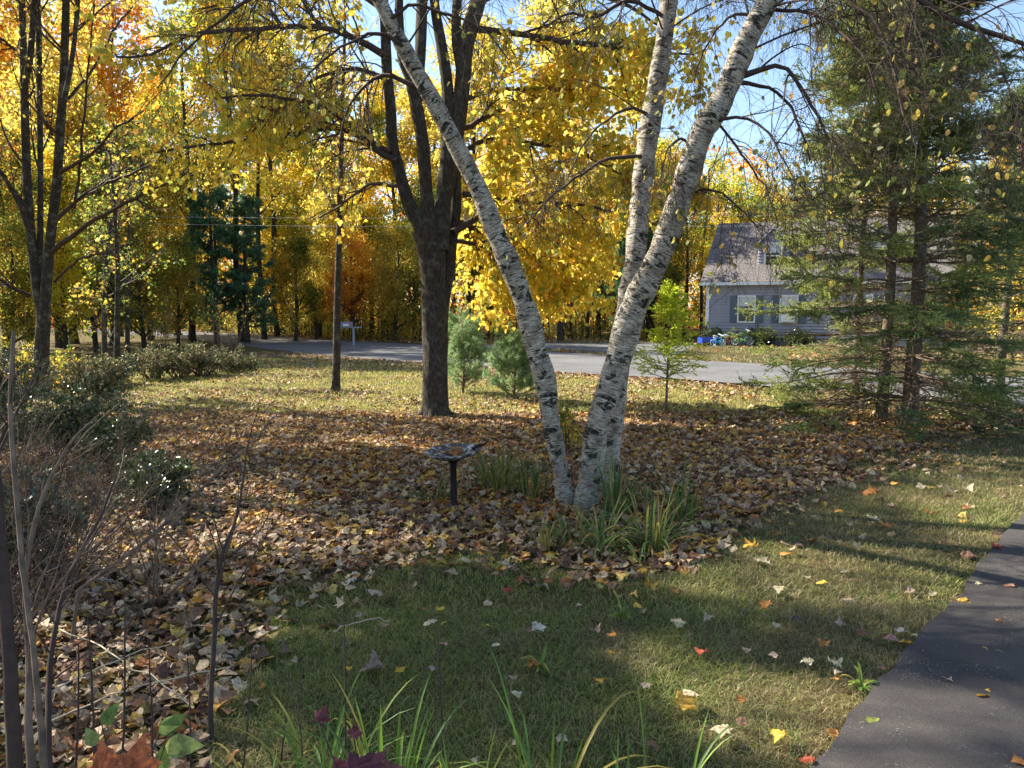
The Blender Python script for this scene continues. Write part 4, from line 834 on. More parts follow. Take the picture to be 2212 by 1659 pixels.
def clap(mb, x0, x1, y, z0, z1, mi=0, h=.15, face=-1):
    n = int((z1-z0)/h); h = (z1-z0)/n; v = []; f = []
    for i in range(n):
        a = z0+i*h; b = a+h; k = len(v)
        v += [(x0, y-.085, a), (x1, y-.085, a), (x1, y-.003, b), (x0, y-.003, b), (x0, y, a), (x1, y, a)]; f += [(k, k+1, k+2, k+3), (k+4, k+5, k+1, k)]
    mb.add(v, f, mi=mi)
mb = MB(); clap(mb, 0, LEN, 0, ZB, ZE); mb.box(0, LEN, .002, DEP, ZB, ZE)
for sx in (0, LEN):
    e = .004 if sx else -.004; mb.add([(sx+e, 0, ZE), (sx+e, DEP, ZE), (sx+e, DEP/2, ZE+RH-.05)], [(0, 1, 2)])
w_ = mb.build('wall', M['siding'], HR)
mb = MB(); mb.box(.05, LEN-.05, .05, DEP-.05, -.1, ZB-.003); mb.build('foundation', M['concrete'], HR)
mb = MB(); mb.box(-.03, .10, -.095, .02, ZB, ZE-.16); mb.box(-.3, LEN+.3, -.42, -.36, ZE-.08, ZE+.07); mb.box(-.3, LEN+.3, -.36, -.03, ZE-.08, ZE-.05)
for s in (-1, 1):   # rake boards at the left gable
    pass
mb.build('white_trim', M['white'], HR)
mb = MB(); mb.box(-.06, .02, -.10, -.04, .12, ZE-.1); mb.build('downspout', M['white'], HR)
def slab(mb, a, b, c, d, th=.09, mi=0):
    a, b, c, d = map(np.array, (a, b, c, d)); n = norm(np.cross(b-a, d-a)); V = [a, b, c, d, a-n*th, b-n*th, c-n*th, d-n*th]
    lx = np.linalg.norm(b-a); ly = np.linalg.norm(d-a); f = [(0, 1, 2, 3), (7, 6, 5, 4), (0, 4, 5, 1), (1, 5, 6, 2), (2, 6, 7, 3), (3, 7, 4, 0)]
    uv = np.zeros((6, 4, 2)); uv[0] = [(0, 0), (lx, 0), (lx, ly), (0, ly)]; uv[1] = uv[0]; mb.add(V, f, uv=uv, mi=mi)
sl_ = RH/(DEP/2); e = .42
mb = MB(); slab(mb, (-.32, -e, ZE-e*sl_+.42), (LEN+.32, -e, ZE-e*sl_+.42), (LEN+.32, DEP/2, ZE+RH+.10), (-.32, DEP/2, ZE+RH+.10))
slab(mb, (LEN+.32, DEP+e, ZE-e*sl_+.42), (-.32, DEP+e, ZE-e*sl_+.42), (-.32, DEP/2, ZE+RH+.103), (LEN+.32, DEP/2, ZE+RH+.103)); roof = mb.build('roof', M['roof'], HR)
def window(x, z, w_, h, y=0.0, par=HR, shut=True, ac=False, blind=True):
    o = MB(); t = .07
    for (a, b, c, d) in ((x-w_/2-t, x+w_/2+t, z+h, z+h+t), (x-w_/2-t, x+w_/2+t, z-t, z), (x-w_/2-t, x-w_/2, z, z+h), (x+w_/2, x+w_/2+t, z, z+h)): o.box(a, b, y-.12, y-.01, c, d)
    o.box(x-w_/2, x+w_/2, y-.11, y-.02, z+h/2-.03, z+h/2+.03)
    for q in (-1, 1): o.box(x+q*w_/6-.008, x+q*w_/6+.008, y-.105, y-.09, z+h/2+.03, z+h)
    o.box(x-w_/2, x+w_/2, y-.104, y-.091, z+h*.75-.008, z+h*.75+.008)
    f = o.build('window', M['white'], par)
    o = MB(); o.box(x-w_/2, x+w_/2, y-.092, y-.012, z, z+h); o.build('pane', M['glass'], f)
    if blind: o = MB(); o.box(x-w_/2+.02, x+w_/2-.02, y-.0955, y-.0925, z+h*.62, z+h); o.build('blind', M['blind'], f)
    if shut:
        for s in (-1, 1):
            o = MB(); a = x+s*(w_/2+t+.20); o.box(a-.17, a+.17, y-.11, y-.015, z-t, z+h+t)
            for i in range(12): o.box(a-.13, a+.13, y-.121, y-.1105, z-t+.06+i*(h+.02)/12, z-t+.06+i*(h+.02)/12+.06)
            o.build('shutter', M['shutter'], par)
    if ac: o = MB(); o.box(x-w_/2+.05, x+w_/2-.05, y-.42, y-.065, z, z+.36); o.build('air_conditioner', M['white'], par)
# window positions on the rotated wall
def hxpos(px): # px -> local x on the front wall
    d = ray(px, 700); # solve (hx + u cosT, DH + u sinT) along the ray
    c, s = math.cos(TH), math.sin(TH); k = d[0]/d[1]; return (k*DH-hx)/(c-k*s)
def hz(px, py): u = hxpos(px); Yw = DH+u*math.sin(TH); return at(px, py, Yw)[2]
u1 = hxpos(1612); zb = hz(1612, 694); zt = hz(1612, 641); window(u1, zb, .76, zt-zb)
u2 = hxpos(1703); window(u2, zb, .76, zt-zb, ac=True); window(u2+3.4, zb, .76, zt-zb)
def dormer(ux):
    yd = .9; zf = ZE+yd*sl_-.35; wz = 1.75; hw = .78
    zt = zf+1.65; o = MB(); clap(o, ux-hw, ux+hw, yd, zf, zt)
    o.add([(ux-hw, yd, zf), (ux-hw, yd+2.2, zf), (ux-hw, yd+2.2, zt+.05), (ux-hw, yd, zt+.05)], [(0, 1, 2, 3)]); o.add([(ux+hw, yd, zf), (ux+hw, yd+2.2, zf), (ux+hw, yd+2.2, zt+.05), (ux+hw, yd, zt+.05)], [(0, 3, 2, 1)])
    o.add([(ux-hw, yd-.004, zt), (ux+hw, yd-.004, zt), (ux, yd-.004, zt+.72)], [(0, 1, 2)]); d = o.build('dormer', M['siding'], HR)
    o = MB()
    for s in (-1, 1):
        A = (ux+s*(hw+.16), yd-.2, zt-.12); B = (ux, yd-.2, zt+.86); C = (ux, yd+3.0, zt+.86); Dd = (ux+s*(hw+.16), yd+2.3, zt-.12)
        if s < 0: slab(o, A, B, C, Dd, .05)
        else: slab(o, B, A, Dd, C, .05)
    o.build('roof', M['roof'], d)
    o = MB()
    for s in (-1, 1):
        o.add([(ux+s*(hw+.17), yd-.215, zt-.2), (ux, yd-.215, zt+.78), (ux, yd-.215, zt+.90), (ux+s*(hw+.17), yd-.215, zt-.08)]+[(ux+s*(hw+.17), yd-.20, zt-.2), (ux, yd-.20, zt+.78), (ux, yd-.20, zt+.90), (ux+s*(hw+.17), yd-.20, zt-.08)], [(0, 1, 2, 3), (7, 6, 5, 4), (0, 4, 5, 1), (2, 6, 7, 3)])
    o.build('white_trim', M['white'], d)
    window(ux, zf+.45, .74, 1.2, y=yd, par=d, shut=False)
ud = hxpos(1668)-.25; dormer(ud+.1); dormer(ud+5.2)
# ---------------- things by the house
BUSH = []
def torus(mb, c, R, r, ax=(0, 1, 0), n=22, k=6, mi=0):
    ax = np.array(ax, float); ax /= np.linalg.norm(ax); u = norm(np.cross(ax, [0, 0, 1.0])); v = np.cross(ax, u); a = np.linspace(0, 2*math.pi, n+1)
    P = np.array(c)+R*(np.cos(a)[:, None]*u+np.sin(a)[:, None]*v); tubes(mb, P, np.full(n+1, r), k, mi=mi)
def seg(mb, a, b, r, n=6, mi=0): tubes(mb, np.array([a, (np.array(a)+np.array(b))/2, b], float), np.full(3, r), n, mi=mi)
M['tyre'] = simple('tyre_rubber', (.03, .03, .03), .8)
def bike(px, py, D, label, col, wr, rz, rimcol, tyrecol=None, train=False, seatcol=(.03, .03, .03), lean=.15):
    p = at(px, py, D); r = empty('bicycle', (p[0], D, 0), rz); r.rotation_euler = (lean, 0, rz); tag(r, label, 'bicycle', 'bicycles by the house wall')
    mc = simple('bicycle_paint', col, .35); mr = simple('bicycle_rim', rimcol, .4); ms = simple('bicycle_saddle', seatcol, .6); mt = M['tyre'] if tyrecol is None else simple('coloured_tyre', tyrecol, .6)
    wb = wr*3.1; xr, xf = -wb/2, wb/2; h = wr
    for x in (xr, xf):
        o = MB(); torus(o, (x, 0, wr), wr*.9, wr*.10); wh = o.build('wheel', mt, r); o = MB(); torus(o, (x, 0, wr), wr*.78, wr*.05)
        for k in range(6): a = k*math.pi/3; seg(o, (x, 0, wr), (x+wr*.78*math.cos(a), 0, wr+wr*.78*math.sin(a)), .008, 4)
        o.build('rim', mr, wh)
    o = MB(); bb = (-wb*.08, 0, wr*.95); st = (-wb*.22, 0, wr*2.4); hd_ = (wb*.33, 0, wr*2.3); hl = (wb*.37, 0, wr*1.9)
    for a, b in ((bb, st), (bb, hl), (st, hd_), ((xr, 0, wr), bb), ((xr, 0, wr), st), (hd_, hl), (hl, (xf, 0, wr))): seg(o, a, b, .028)
    o.build('frame', mc, r)
    o = MB(); top = (wb*.28, 0, wr*3.1); seg(o, hd_, top, .022); seg(o, (top[0], -.26, top[2]+.03), (top[0], .26, top[2]+.03), .02); seg(o, top, (top[0], .0, top[2]+.03), .02); o.build('handlebar', mr, r)
    o = MB(); sx, sz = -wb*.26, wr*2.75; seg(o, st, (sx, 0, sz), .018); tubes(o, np.array([(sx-.13, 0, sz), (sx-.05, 0, sz+.03), (sx+.13, 0, sz)]), np.array([.08, .06, .02]), 8); o.build('saddle', ms, r)
    if train:
        o = MB()
        for s in (-1, 1): torus(o, (xr, s*.22, .07), .055, .02); seg(o, (xr, 0, wr), (xr, s*.22, .07), .012)
        o.build('training_wheels', mr, r)
    return r
bike(1550, 735, 39.6, 'small light blue child bicycle with pale wheels and training wheels by the house', (.05, .35, .75), .17, .25, (.65, .75, .8), (.55, .7, .8), True, (.6, .6, .65))
bike(1576, 735, 40.0, 'white and red child bicycle leaning behind the light blue bicycle', (.65, .12, .10), .18, -.4, (.75, .75, .78), None, False, (.7, .7, .72))
bike(1603, 735, 39.6, 'bright green bicycle with large pale rimmed wheels, rightmost bicycle by the house', (.08, .55, .22), .25, .1, (.75, .85, .8), None, False)
# blue toy wagon
p = at(1527, 735, 39.8); r = empty('toy_wagon', (p[0], 39.8, 0), .3); tag(r, 'dark blue toy wagon tipped beside the child bicycles at the house corner', 'toy wagon'); mb = MB()
for (a, b, c, d, e_, f_) in ((-.4, .4, -.22, .22, .15, .18), (-.4, .4, -.22, -.2, .18, .42), (-.4, .4, .2, .22, .18, .42), (-.4, -.38, -.2, .2, .18, .42), (.38, .4, -.2, .2, .18, .42)): mb.box(a, b, c, d, e_, f_)
mb.build('body', simple('blue_plastic', (.02, .06, .40), .4), r)
for sx in (-.28, .28):
    for sy in (-.25, .25): o = MB(); torus(o, (sx, sy, .11), .075, .035, n=14); o.build('wheel', M['tyre'], r)
o = MB(); seg(o, (.4, 0, .2), (.62, 0, .62), .015); o.build('handle', M['tyre'], r)
for i, (ux, lb) in enumerate(((.5, 'dark low shrub at the left corner of the house'), (2.9, 'dark clipped shrub between the bicycles and the second window'), (4.6, 'dark foundation shrub under the air conditioner'))):
    c_, s_ = math.cos(TH), math.sin(TH); shx, shy = hx+ux*c_+.9*s_, DH+ux*s_-.9*c_
    BUSH.append((shx, shy, lb, 280+i))
# mailbox
YX = 40.5; b = at(764, 733, YX); r = empty('mailbox', (b[0], YX, 0), .1); tag(r, 'grey metal mailbox on a post with a crossarm across the road', 'mailbox'); mg = simple('grey_mailbox_metal', (.20, .22, .27), .4, .6)
mb = MB(); mb.box(-.05, .05, -.05, .05, -.1, .86); mb.box(-.62, .42, -.045, .045, .861, .93); mb.build('post', simple('painted_post', (.30, .31, .36), .7), r)
mb = MB(); n = 12; a = np.linspace(0, math.pi, n); prof = [(.13, 0)]+[(.13*math.cos(t), .14+.11*math.sin(t)) for t in a]+[(-.13, 0)]
V = [(x, y, .932+z) for x in (-.64, -.02) for (y, z) in prof]; m_ = len(prof); mb.add(V, [(i, (i+1) % m_, m_+(i+1) % m_, m_+i) for i in range(m_)]); mb.add(V[:m_], [list(range(m_))[::-1]]); mb.add(V[m_:], [list(range(m_))]); mb.build('box', mg, r)
mb = MB(); mb.box(-.50, -.22, -.1355, -.1305, .97, 1.08); mb.build('number_plate', simple('number_plate_white', (.7, .74, .8), .5), r)
mb = MB(); mb.box(-.12, -.09, -.145, -.131, 1.0, 1.22); mb.build('flag', simple('red_flag', (.5, .04, .03), .5), r)
# power lines
ml = simple('cable', (.35, .35, .36), .5)
for y0, y1, z, lb in ((470, 462, 38, 'thin pale overhead cable crossing in front of the wood, upper of two'), (482, 490, 39, 'thin pale overhead cable sagging over the road, lower of two')):
    a = at(-300, y0, 41); b = at(2600, y1, 32); t = np.linspace(0, 1, 40)[:, None]; P = a*(1-t)+b*t; P[:, 2] -= (.9*4*t*(1-t))[:, 0]*.5; P[:, 2] += .35; mb = MB(); tubes(mb, P, np.full(40, .009), 5)
    tag(mb.build('power_line', ml), lb, 'power line', 'overhead cables')
# ================================================================== BIRDBATH
b = ground(980, 1096); r = empty('birdbath', b); tag(r, 'black birdbath on slim post, weathered scalloped bowl full of leaves, left of the birches', 'birdbath')
mblk = simple('black_iron', (.012, .012, .015), .45, .3, noise=.3, nscale=30, bump=.2); Yd = b[1]; zt = at(980, 990, Yd)[2]
def lathe(mb, prof, n=32, wave=0, mi=0, c=(0, 0)):
    V = []
    for i, (rr, z) in enumerate(prof):
        for j in range(n): a = 2*math.pi*j/n; q = rr*(1+wave*math.cos(8*a)*(i/len(prof))); V.append((c[0]+q*math.cos(a), c[1]+q*math.sin(a), z+wave*.18*math.cos(8*a+.5)*(rr/.3)*.35))
    f = [(i*n+j, i*n+(j+1) % n, (i+1)*n+(j+1) % n, (i+1)*n+j) for i in range(len(prof)-1) for j in range(n)]; mb.add(V, f, smooth=True, mi=mi)
mb = MB(); w1 = wid(15, Yd)/2; lathe(mb, [(0.001, -.03), (w1*1.6, -.03), (w1*1.55, .015), (w1*1.1, .03), (w1, .06), (w1*.95, zt*.5), (w1*.95, zt-.05), (w1*1.2, zt-.035), (w1*1.9, zt-.02), (w1*2.1, zt), (.001, zt)], 20); mb.build('post', mblk, r)
BRr = wid(122, Yd)/2
def bowlm():
    m, t, o = mat('weathered_bowl'); g = N(t, 'ShaderNodeTexCoord'); no = N(t, 'ShaderNodeTexNoise'); no.inputs['Scale'].default_value = 22; no.inputs['Detail'].default_value = 6; t.links.new(g.outputs['Object'], no.inputs['Vector'])
    rp = ramp(t, [(.38, (.015, .015, .018)), (.52, (.07, .07, .08)), (.62, (.42, .43, .45))]); t.links.new(no.outputs[0], rp.inputs[0]); p = N(t, 'ShaderNodeBsdfPrincipled'); p.inputs['Roughness'].default_value = .45; t.links.new(rp.outputs[0], p.inputs['Base Color'])
    bu = N(t, 'ShaderNodeBump'); bu.inputs['Strength'].default_value = .8; bu.inputs['Distance'].default_value = .012; t.links.new(no.outputs[0], bu.inputs['Height']); t.links.new(bu.outputs[0], p.inputs['Normal']); t.links.new(p.outputs[0], o.inputs[0]); return m
mb = MB(); lathe(mb, [(.001, 0), (BRr*.25, .002), (BRr*.6, .018), (BRr*.86, .045), (BRr, .072), (BRr*1.02, .082), (BRr*.97, .084), (BRr*.84, .062), (BRr*.6, .040), (.001, .030)], 48, wave=.05)
bo = mb.build('bowl', bowlm(), r); bo.location = (0, 0, zt+.002); bo.rotation_euler = (R_(4), R_(-4), 0)
mb = MB(); q = spline(np.array([(BRr*.72, .08, .055), (BRr*.95, .10, .082), (BRr*1.15, .12, .095), (BRr*1.32, .13, .12)]), 10); tubes(mb, q, np.array([.02, .022, .018, .02, .016, .013, .011, .009, .007, .004]), 8, rough=.15)
q = spline(np.array([(BRr*.72, .02, .07), (BRr*.9, .05, .10), (BRr*1.0, .08, .105)]), 6); tubes(mb, q, np.linspace(.022, .01, 6), 8, rough=.2); h_ = mb.build('rim_ornament', mblk, bo)
g = np.random.default_rng(91); mb = MB(); n = 16; a = g.uniform(0, 6.28, n); q = BRr*.65*np.sqrt(g.random(n)); pos = np.stack([b[0]+q*np.cos(a), b[1]+q*np.sin(a), zt+.055+.02*g.random(n)], -1)
leaves(mb, pos, g.normal(size=(n, 3))*[1, 1, .25], g.normal(size=(n, 3))*.4+[0, 0, 1], .085*g.uniform(.7, 1.2, n), MAPLE, g=g, curl=.2); tag(mb.build('bowl_leaves', M['litter_gold'], loc=(b[0], b[1], zt)), 'yellow and tan leaves heaped in the birdbath bowl', 'fallen leaves')
# ================================================================== SHRUBS
M['twig_brown'] = simple('brown_twig_bark', (.11, .07, .05), .8, noise=.45)
def shrub(name, label, cat, x, y, rad, h, n1=26, m='glossy', size=.05, per=9, seed=1, tpl=OVATE, bark='twig', group=None, leafy=True, spread=.75, n2=4, up=.04, L3=True, tw=1.0):
    g = np.random.default_rng(seed); r = empty(name, (x, y, 0)); tag(r, label, cat, group); K = 8
    a = g.uniform(0, 6.283, n1); sp = g.uniform(.1, spread, n1); d = np.stack([np.cos(a)*sp, np.sin(a)*sp, np.ones(n1)], -1); d = norm(d)
    P = np.empty((n1, K, 3)); P[:, 0] = np.stack([np.cos(a)*rad*.22*g.random(n1), np.sin(a)*rad*.22*g.random(n1), np.full(n1, -.02)], -1)
    ln = h*g.uniform(.55, 1.15, n1)
    for k in range(1, K): P[:, k] = P[:, k-1]+d*(ln/(K-1))[:, None]; d = d+g.normal(0, .12, d.shape)+np.stack([np.cos(a), np.sin(a), a*0-.3], -1)*.06*rad/h; d = norm(d)
    R = (.006+.008*g.random(n1))[:, None]*tw*np.linspace(1, .35, K)[None]; mb = MB(); tubes(mb, P, R, 5)
    P1, R1 = grow(P, R, n2, .25, 1, .8, h*.42, 7, .6, up=up, wig=.12, g=g, rmin=.002*tw); tubes(mb, P1, R1, 4)
    P2, R2 = grow(P1, R1, 4, .25, 1, .8, h*.2, 5, .7, up=up, wig=.14, g=g, rmin=.0016*tw); tubes(mb, P2, R2, 3); mb.build('stems', M[bark], r)
    if leafy: mb = MB(); leaves_on(mb, P2, R2, per, .25, 1.0, size, tpl, size*.5, down=-.1, flat=.8, g=g, curl=.1); leaves_on(mb, P1, R1, per, .4, 1.0, size, tpl, size*.5, down=-.1, flat=.8, g=g, curl=.1); mb.build('foliage', M[m], r)
    return r
def sh(px, py, *a, name='evergreen_shrub', label='', cat='shrub', **k):
    p = ground(px, py); return shrub(name, label, cat, p[0], p[1], *a, **k)
# near left evergreen and bare shrubs
sh(255, 1010, .5, .75, label='dark glossy evergreen shrub in the left foreground, catching small highlights', seed=101, n1=26, group='glossy evergreen shrubs')
sh(120, 1000, .6, 1.0, label='tallest glossy evergreen shrub behind the bare twigs at the left', seed=102, n1=28, group='glossy evergreen shrubs')
sh(330, 1100, .4, .5, label='low glossy evergreen shrub nearest the birdbath', seed=103, n1=20, group='glossy evergreen shrubs')
sh(60, 1240, .5, .7, label='glossy evergreen shrub low behind the tan stems', seed=104, n1=24, group='glossy evergreen shrubs')
sh(25, 905, .7, 1.3, label='dense evergreen shrub at the left edge under the grey maple', seed=105, n1=28, group='glossy evergreen shrubs')
sh(190, 880, .8, .9, label='leafy evergreen shrub at the foot of the grey maple', seed=106, n1=26, m='rhodo', group='glossy evergreen shrubs')
sh(150, 1210, .9, 1.15, name='bare_shrub', label='tangled bare shrub with arching grey twigs in the left foreground', seed=110, n1=30, tw=.6, bark='twig_tan', leafy=False, spread=1.3, n2=5, group='bare shrubs')
sh(20, 1130, .9, 1.3, name='bare_shrub', label='bare twiggy shrub cut off by the left edge', seed=111, n1=26, tw=.6, bark='twig_tan', leafy=False, spread=1.1, n2=5, group='bare shrubs')
sh(330, 1290, .7, 1.1, name='bare_shrub', label='open bare shrub reaching over the leaf litter, right of the tangled one', seed=112, n1=14, tw=.6, bark='twig_tan', leafy=False, spread=1.5, n2=4, group='bare shrubs')
sh(60, 1330, .8, 1.1, name='bare_shrub', label='low bare shrub of brown twigs in the lower left, in front of the evergreens', seed=113, n1=30, tw=.5, bark='twig_brown', leafy=False, spread=1.2, n2=6, group='bare shrubs')
sh(230, 1080, .8, .95, name='bare_shrub', label='bare brown shrub between the two glossy evergreens at the left', seed=114, n1=26, tw=.5, bark='twig_brown', leafy=False, spread=1.4, n2=6, group='bare shrubs')
sh(-20, 1420, .6, 1.3, name='bare_shrub', label='dark bare shrub in the lower left corner behind the thick stems', seed=115, n1=26, tw=.55, bark='twig', leafy=False, spread=.8, n2=5, group='bare shrubs')
sh(430, 960, .6, .8, name='bare_shrub', label='thin bare shrub among the golden leaves, left of the slender young maple', seed=116, n1=12, tw=.45, bark='twig_brown', leafy=False, spread=1.4, n2=5, group='bare shrubs')
sh(640, 985, .4, .6, name='bare_shrub', label='small wispy bare shrub in the leaf litter, nearest the large maple', seed=117, n1=7, tw=.4, bark='twig_brown', leafy=False, spread=1.2, n2=4, group='bare shrubs')
# mid-distance shrubs along the road at the left
ml_ = [(205, 790, 'dark rounded evergreen shrub left of the row by the road', 'rhodo', 1.1, 1.3, 19.5), (250, 792, 'dark shrub in the roadside row, second from left', 'glossy', .8, 1.0, 20.5), (330, 790, 'large sunlit evergreen shrub in the roadside row', 'rhodo', 1.4, 1.45, 22), (385, 790, 'sunlit leafy shrub in the middle of the roadside row', 'rhodo', 1.4, 1.4, 22.5), (440, 788, 'broad sunlit shrub near the right end of the roadside row', 'rhodo', 1.3, 1.25, 23), (500, 782, 'pale twiggy shrub at the right end of the roadside row', 'rhodo', 1.1, 1.0, 24.5), (120, 800, 'leafy shrub behind the foot of the grey maple', 'olive', 1.0, 1.2, 19.5), (30, 800, 'olive shrub at the far left behind the evergreens', 'olive', 1.2, 1.5, 18)]
for i, (px, py, lb, m_, rd_, h_, D) in enumerate(ml_):
    p = at(px, py, D); shrub('evergreen_shrub' if m_ in ('rhodo', 'glossy') else 'leafy_shrub', lb, 'shrub', p[0], D, rd_, h_*.68, n1=26, m=m_, size=.075, per=5 if m_ != 'lime' else 3, bark='twig_tan', seed=120+i, spread=1.1, tw=1.5, group='shrubs in a row by the road')
for (x_, y_, lb, sd) in BUSH: shrub('evergreen_shrub', lb, 'shrub', x_, y_, .7, .8, n1=26, m='glossy', size=.10, per=7, seed=sd, spread=1.1, tw=2, group='shrubs along the house wall')
# dry weed stems by the road
for i, (px, D, lb) in enumerate(((480, 30, 'pale dry weed stalks with few yellow leaves at the roadside'), (505, 33, 'pale branching dead sapling at the road edge'), (345, 30, 'thin dead sapling beside the roadside shrubs'))):
    p = at(px, 740, D); shrub('dead_sapling', lb, 'sapling', p[0], D, .4, 2.4, n1=6, m='lime', size=.1, per=1, seed=140+i, bark='twig_tan', spread=.6, tw=1.6, tpl=OVATE)
# thin saplings by the grey maple
for i, (px, D, h_, lb) in enumerate(((252, 21, 7, 'thin dark sapling trunk in front of the roadside shrubs'), (225, 26, 6, 'leaning thin sapling trunk left of the dark one'), (275, 32, 8, 'straight slim sapling behind the roadside row of shrubs'))):
    top = at(px+(-14, 28, 6)[i], 250, D); bse = at(px, 760, D); slim('sapling_tree', lb, 'sapling', [(px, 660+F*2/D*1.0, 14-i*2), (px+2, 600, 10-i), (px+(-3, 14, 3)[i], 480, 8-i), (px+(-14, 30, 6)[i], 330, 4)], Yd=D, n1=22, L=1.7, m='olive', leafn=5, seed=150+i, size=.1, t0=.15)
# foreground sapling and stems
def stemthing(name, label, cat, pts, Y0, Y1, bark='twig', br=0, L=.5, seed=1, K=26, group=None, leafm=None, off=None):
    g = np.random.default_rng(seed); P, R = path(pts, Y0, Y1, K, .001, g); base = P[0].copy(); P[0, 2] = min(P[0, 2], 0); r = empty(name, (base[0], base[1], 0)); tag(r, label, cat, group)
    mb = MB(); tubes(mb, P, R, 8, rough=.06, seed=seed)
    part(mb, 'stem', M[bark], r)
    if br:
        mb = MB(); q, s = resam(P, R, 14); P1, R1 = grow(q[None], s[None], br, .3, 1, .7, L, 8, .45, up=.05, wig=.12, g=g, rmin=.0018); tubes(mb, P1, R1, 4); P2, R2 = grow(P1, R1, 3, .2, 1, .7, L*.45, 5, .6, wig=.14, g=g, rmin=.0012); tubes(mb, P2, R2, 3); part(mb, 'twigs', M[bark], r)
        if leafm: mb = MB(); leaves_on(mb, P2, R2, 1, .5, 1, .07, OVATE, .01, g=g); part(mb, 'foliage', M[leafm], r)
    return r
yk = ground(455, 1600)[1]
stemthing('bare_sapling', 'leafless dark sapling with crooked stem in the leaf litter of the left foreground', 'sapling', [(456, 1605, 13), (455, 1500, 12), (462, 1400, 11), (466, 1290, 10), (480, 1200, 9), (510, 1120, 7), (525, 1040, 5), (535, 960, 3), (560, 880, 2)], yk, yk+.5, br=15, L=.75, seed=161)
stemthing('shrub_stem', 'smooth tan stem with a cut top rising along the left edge', 'stem', [(98, 1700, 17), (88, 1560, 15), (72, 1400, 13), (52, 1250, 12), (40, 1120, 11), (30, 1000, 10), (22, 880, 9), (30, 715, 8)], 2.75, 3.1, 'twig_tan', br=0, seed=162, group='stems at the left edge')
stemthing('shrub_stem', 'thick dark brown stem at the lower left edge behind the tan stem', 'stem', [(34, 1720, 34), (28, 1560, 31), (18, 1400, 28), (8, 1250, 28), (-8, 1050, 22), (-20, 850, 14)], 2.9, 3.1, 'twig', br=6, L=.8, seed=163, group='stems at the left edge')
stemthing('shrub_stem', 'slim grey stem curving up between the two thicker stems at the left', 'stem', [(70, 1700, 20), (62, 1560, 17), (62, 1400, 14), (55, 1240, 11), (90, 1080, 8), (150, 960, 5), (210, 900, 3)], 3.0, 3.6, 'twig_tan', br=8, L=.7, seed=164, group='stems at the left edge')
stemthing('shrub_stem', 'dark upright stem just right of the tan stem in the lower left corner', 'stem', [(108, 1700, 16), (104, 1560, 14), (112, 1400, 11), (150, 1240, 9), (215, 1120, 7), (250, 1030, 4)], 3.0, 3.8, 'twig', br=8, L=.6, seed=165, group='stems at the left edge')
stemthing('shrub_stem', 'arching grey branch reaching right over the golden leaves', 'stem', [(150, 1290, 9), (300, 1180, 8), (400, 1090, 7), (470, 1020, 6), (540, 960, 4), (590, 900, 3)], 4.6, 5.4, 'twig_tan', br=9, L=.5, seed=166, group='stems at the left edge')
for i, (x0, y0, x1, y1, wd_) in enumerate(((745, 1720, 742, 1310, 4), (958, 1720, 944, 1365, 4.5), (262, 1720, 270, 1300, 5), (330, 1720, 320, 1380, 4), (205, 1720, 190, 1330, 5), (410, 1720, 405, 1420, 4), (520, 1700, 545, 1400, 4), (600, 1690, 625, 1450, 3.5), (160, 1720, 170, 1390, 5), (655, 1700, 640, 1480, 3))):
    yy = 3.0+.1*(i % 3); q = at(x0, y0, yy)
    stemthing('dry_stalk', ('thin dark stalk rising from the grass, left one of a pair at bottom centre', 'long thin dark stalk at bottom centre in front of the lawn', 'dry brown stalk at lower left, near the sapling', 'short dry stalk left of the bare sapling', 'dry stalk beside the tan stem', 'dry stalk close to the foot of the bare sapling', 'dark stalk just right of the bare sapling', 'thin stalk between the sapling and the daylilies', 'leaning dry stalk in the lower left corner', 'finest stalk among the daylily leaves at the bottom')[i], 'stalk', [(x0, y0, wd_*1.3), ((x0+x1)/2+3, (y0+y1)/2, wd_), (x1, y1, wd_*.6)], yy, yy+.15, 'twig', br=3, L=.2, seed=170+i, group='dry stalks in the foreground')
# ---------------- daylily and grass clumps
def clump(name, label, cat, x, y, n, ln, wd_, m='lily', seed=1, spread=.9, group=None, rad=.08, dirb=None):
    g = np.random.default_rng(seed); r = empty(name, (x, y, 0)); tag(r, label, cat, group); K = 9
    a = g.uniform(0, 6.283, n); q = rad*np.sqrt(g.random(n)); P = np.empty((n, K, 3)); P[:, 0] = np.stack([q*np.cos(a), q*np.sin(a), q*0-.01], -1); b = a+g.normal(0, .4, n); sp = spread*g.uniform(.1, 1.1, n)
    d = norm(np.stack([np.cos(b)*sp, np.sin(b)*sp, np.ones(n)], -1)); L = ln*g.uniform(.5, 1.15, n)
    for k in range(1, K): P[:, k] = P[:, k-1]+d*(L/(K-1))[:, None]; d[:, 2] -= .14*(.3+sp)*(1+k*.25); d = norm(d); P[:, k, 2] = np.maximum(P[:, k, 2], .015)
    Wd = (wd_*g.uniform(.7, 1.2, n))[:, None]*np.sin(np.linspace(.55, 3.13, K))[None]**.7; mb = MB(); ribbons(mb, P, Wd, g=g); mb.build('leaves', M[m], r); return r
cl = [(1085, 1060, 70, .55, 'upright daylily clump left of the birch base'), (1150, 1075, 60, .5, 'daylily clump touching the leaning birch trunk'), (1055, 1050, 40, .5, 'small grassy clump beside the birdbath post'), (1330, 1110, 70, .6, 'dark daylily clump at the right foot of the birches'), (1410, 1180, 80, .6, 'broad daylily clump with arching leaves right of the birches'), (1300, 1185, 60, .5, 'low sprawling daylily clump in front of the birches'), (1470, 1120, 45, .6, 'tall thin daylily clump farthest right of the birches'), (1235, 1165, 40, .4, 'flattened daylily clump left of the sprawling one'), (940, 1075, 30, .4, 'sparse green clump just left of the birdbath post'), (1180, 1180, 26, .3, 'short tuft between the birdbath and the birches')]
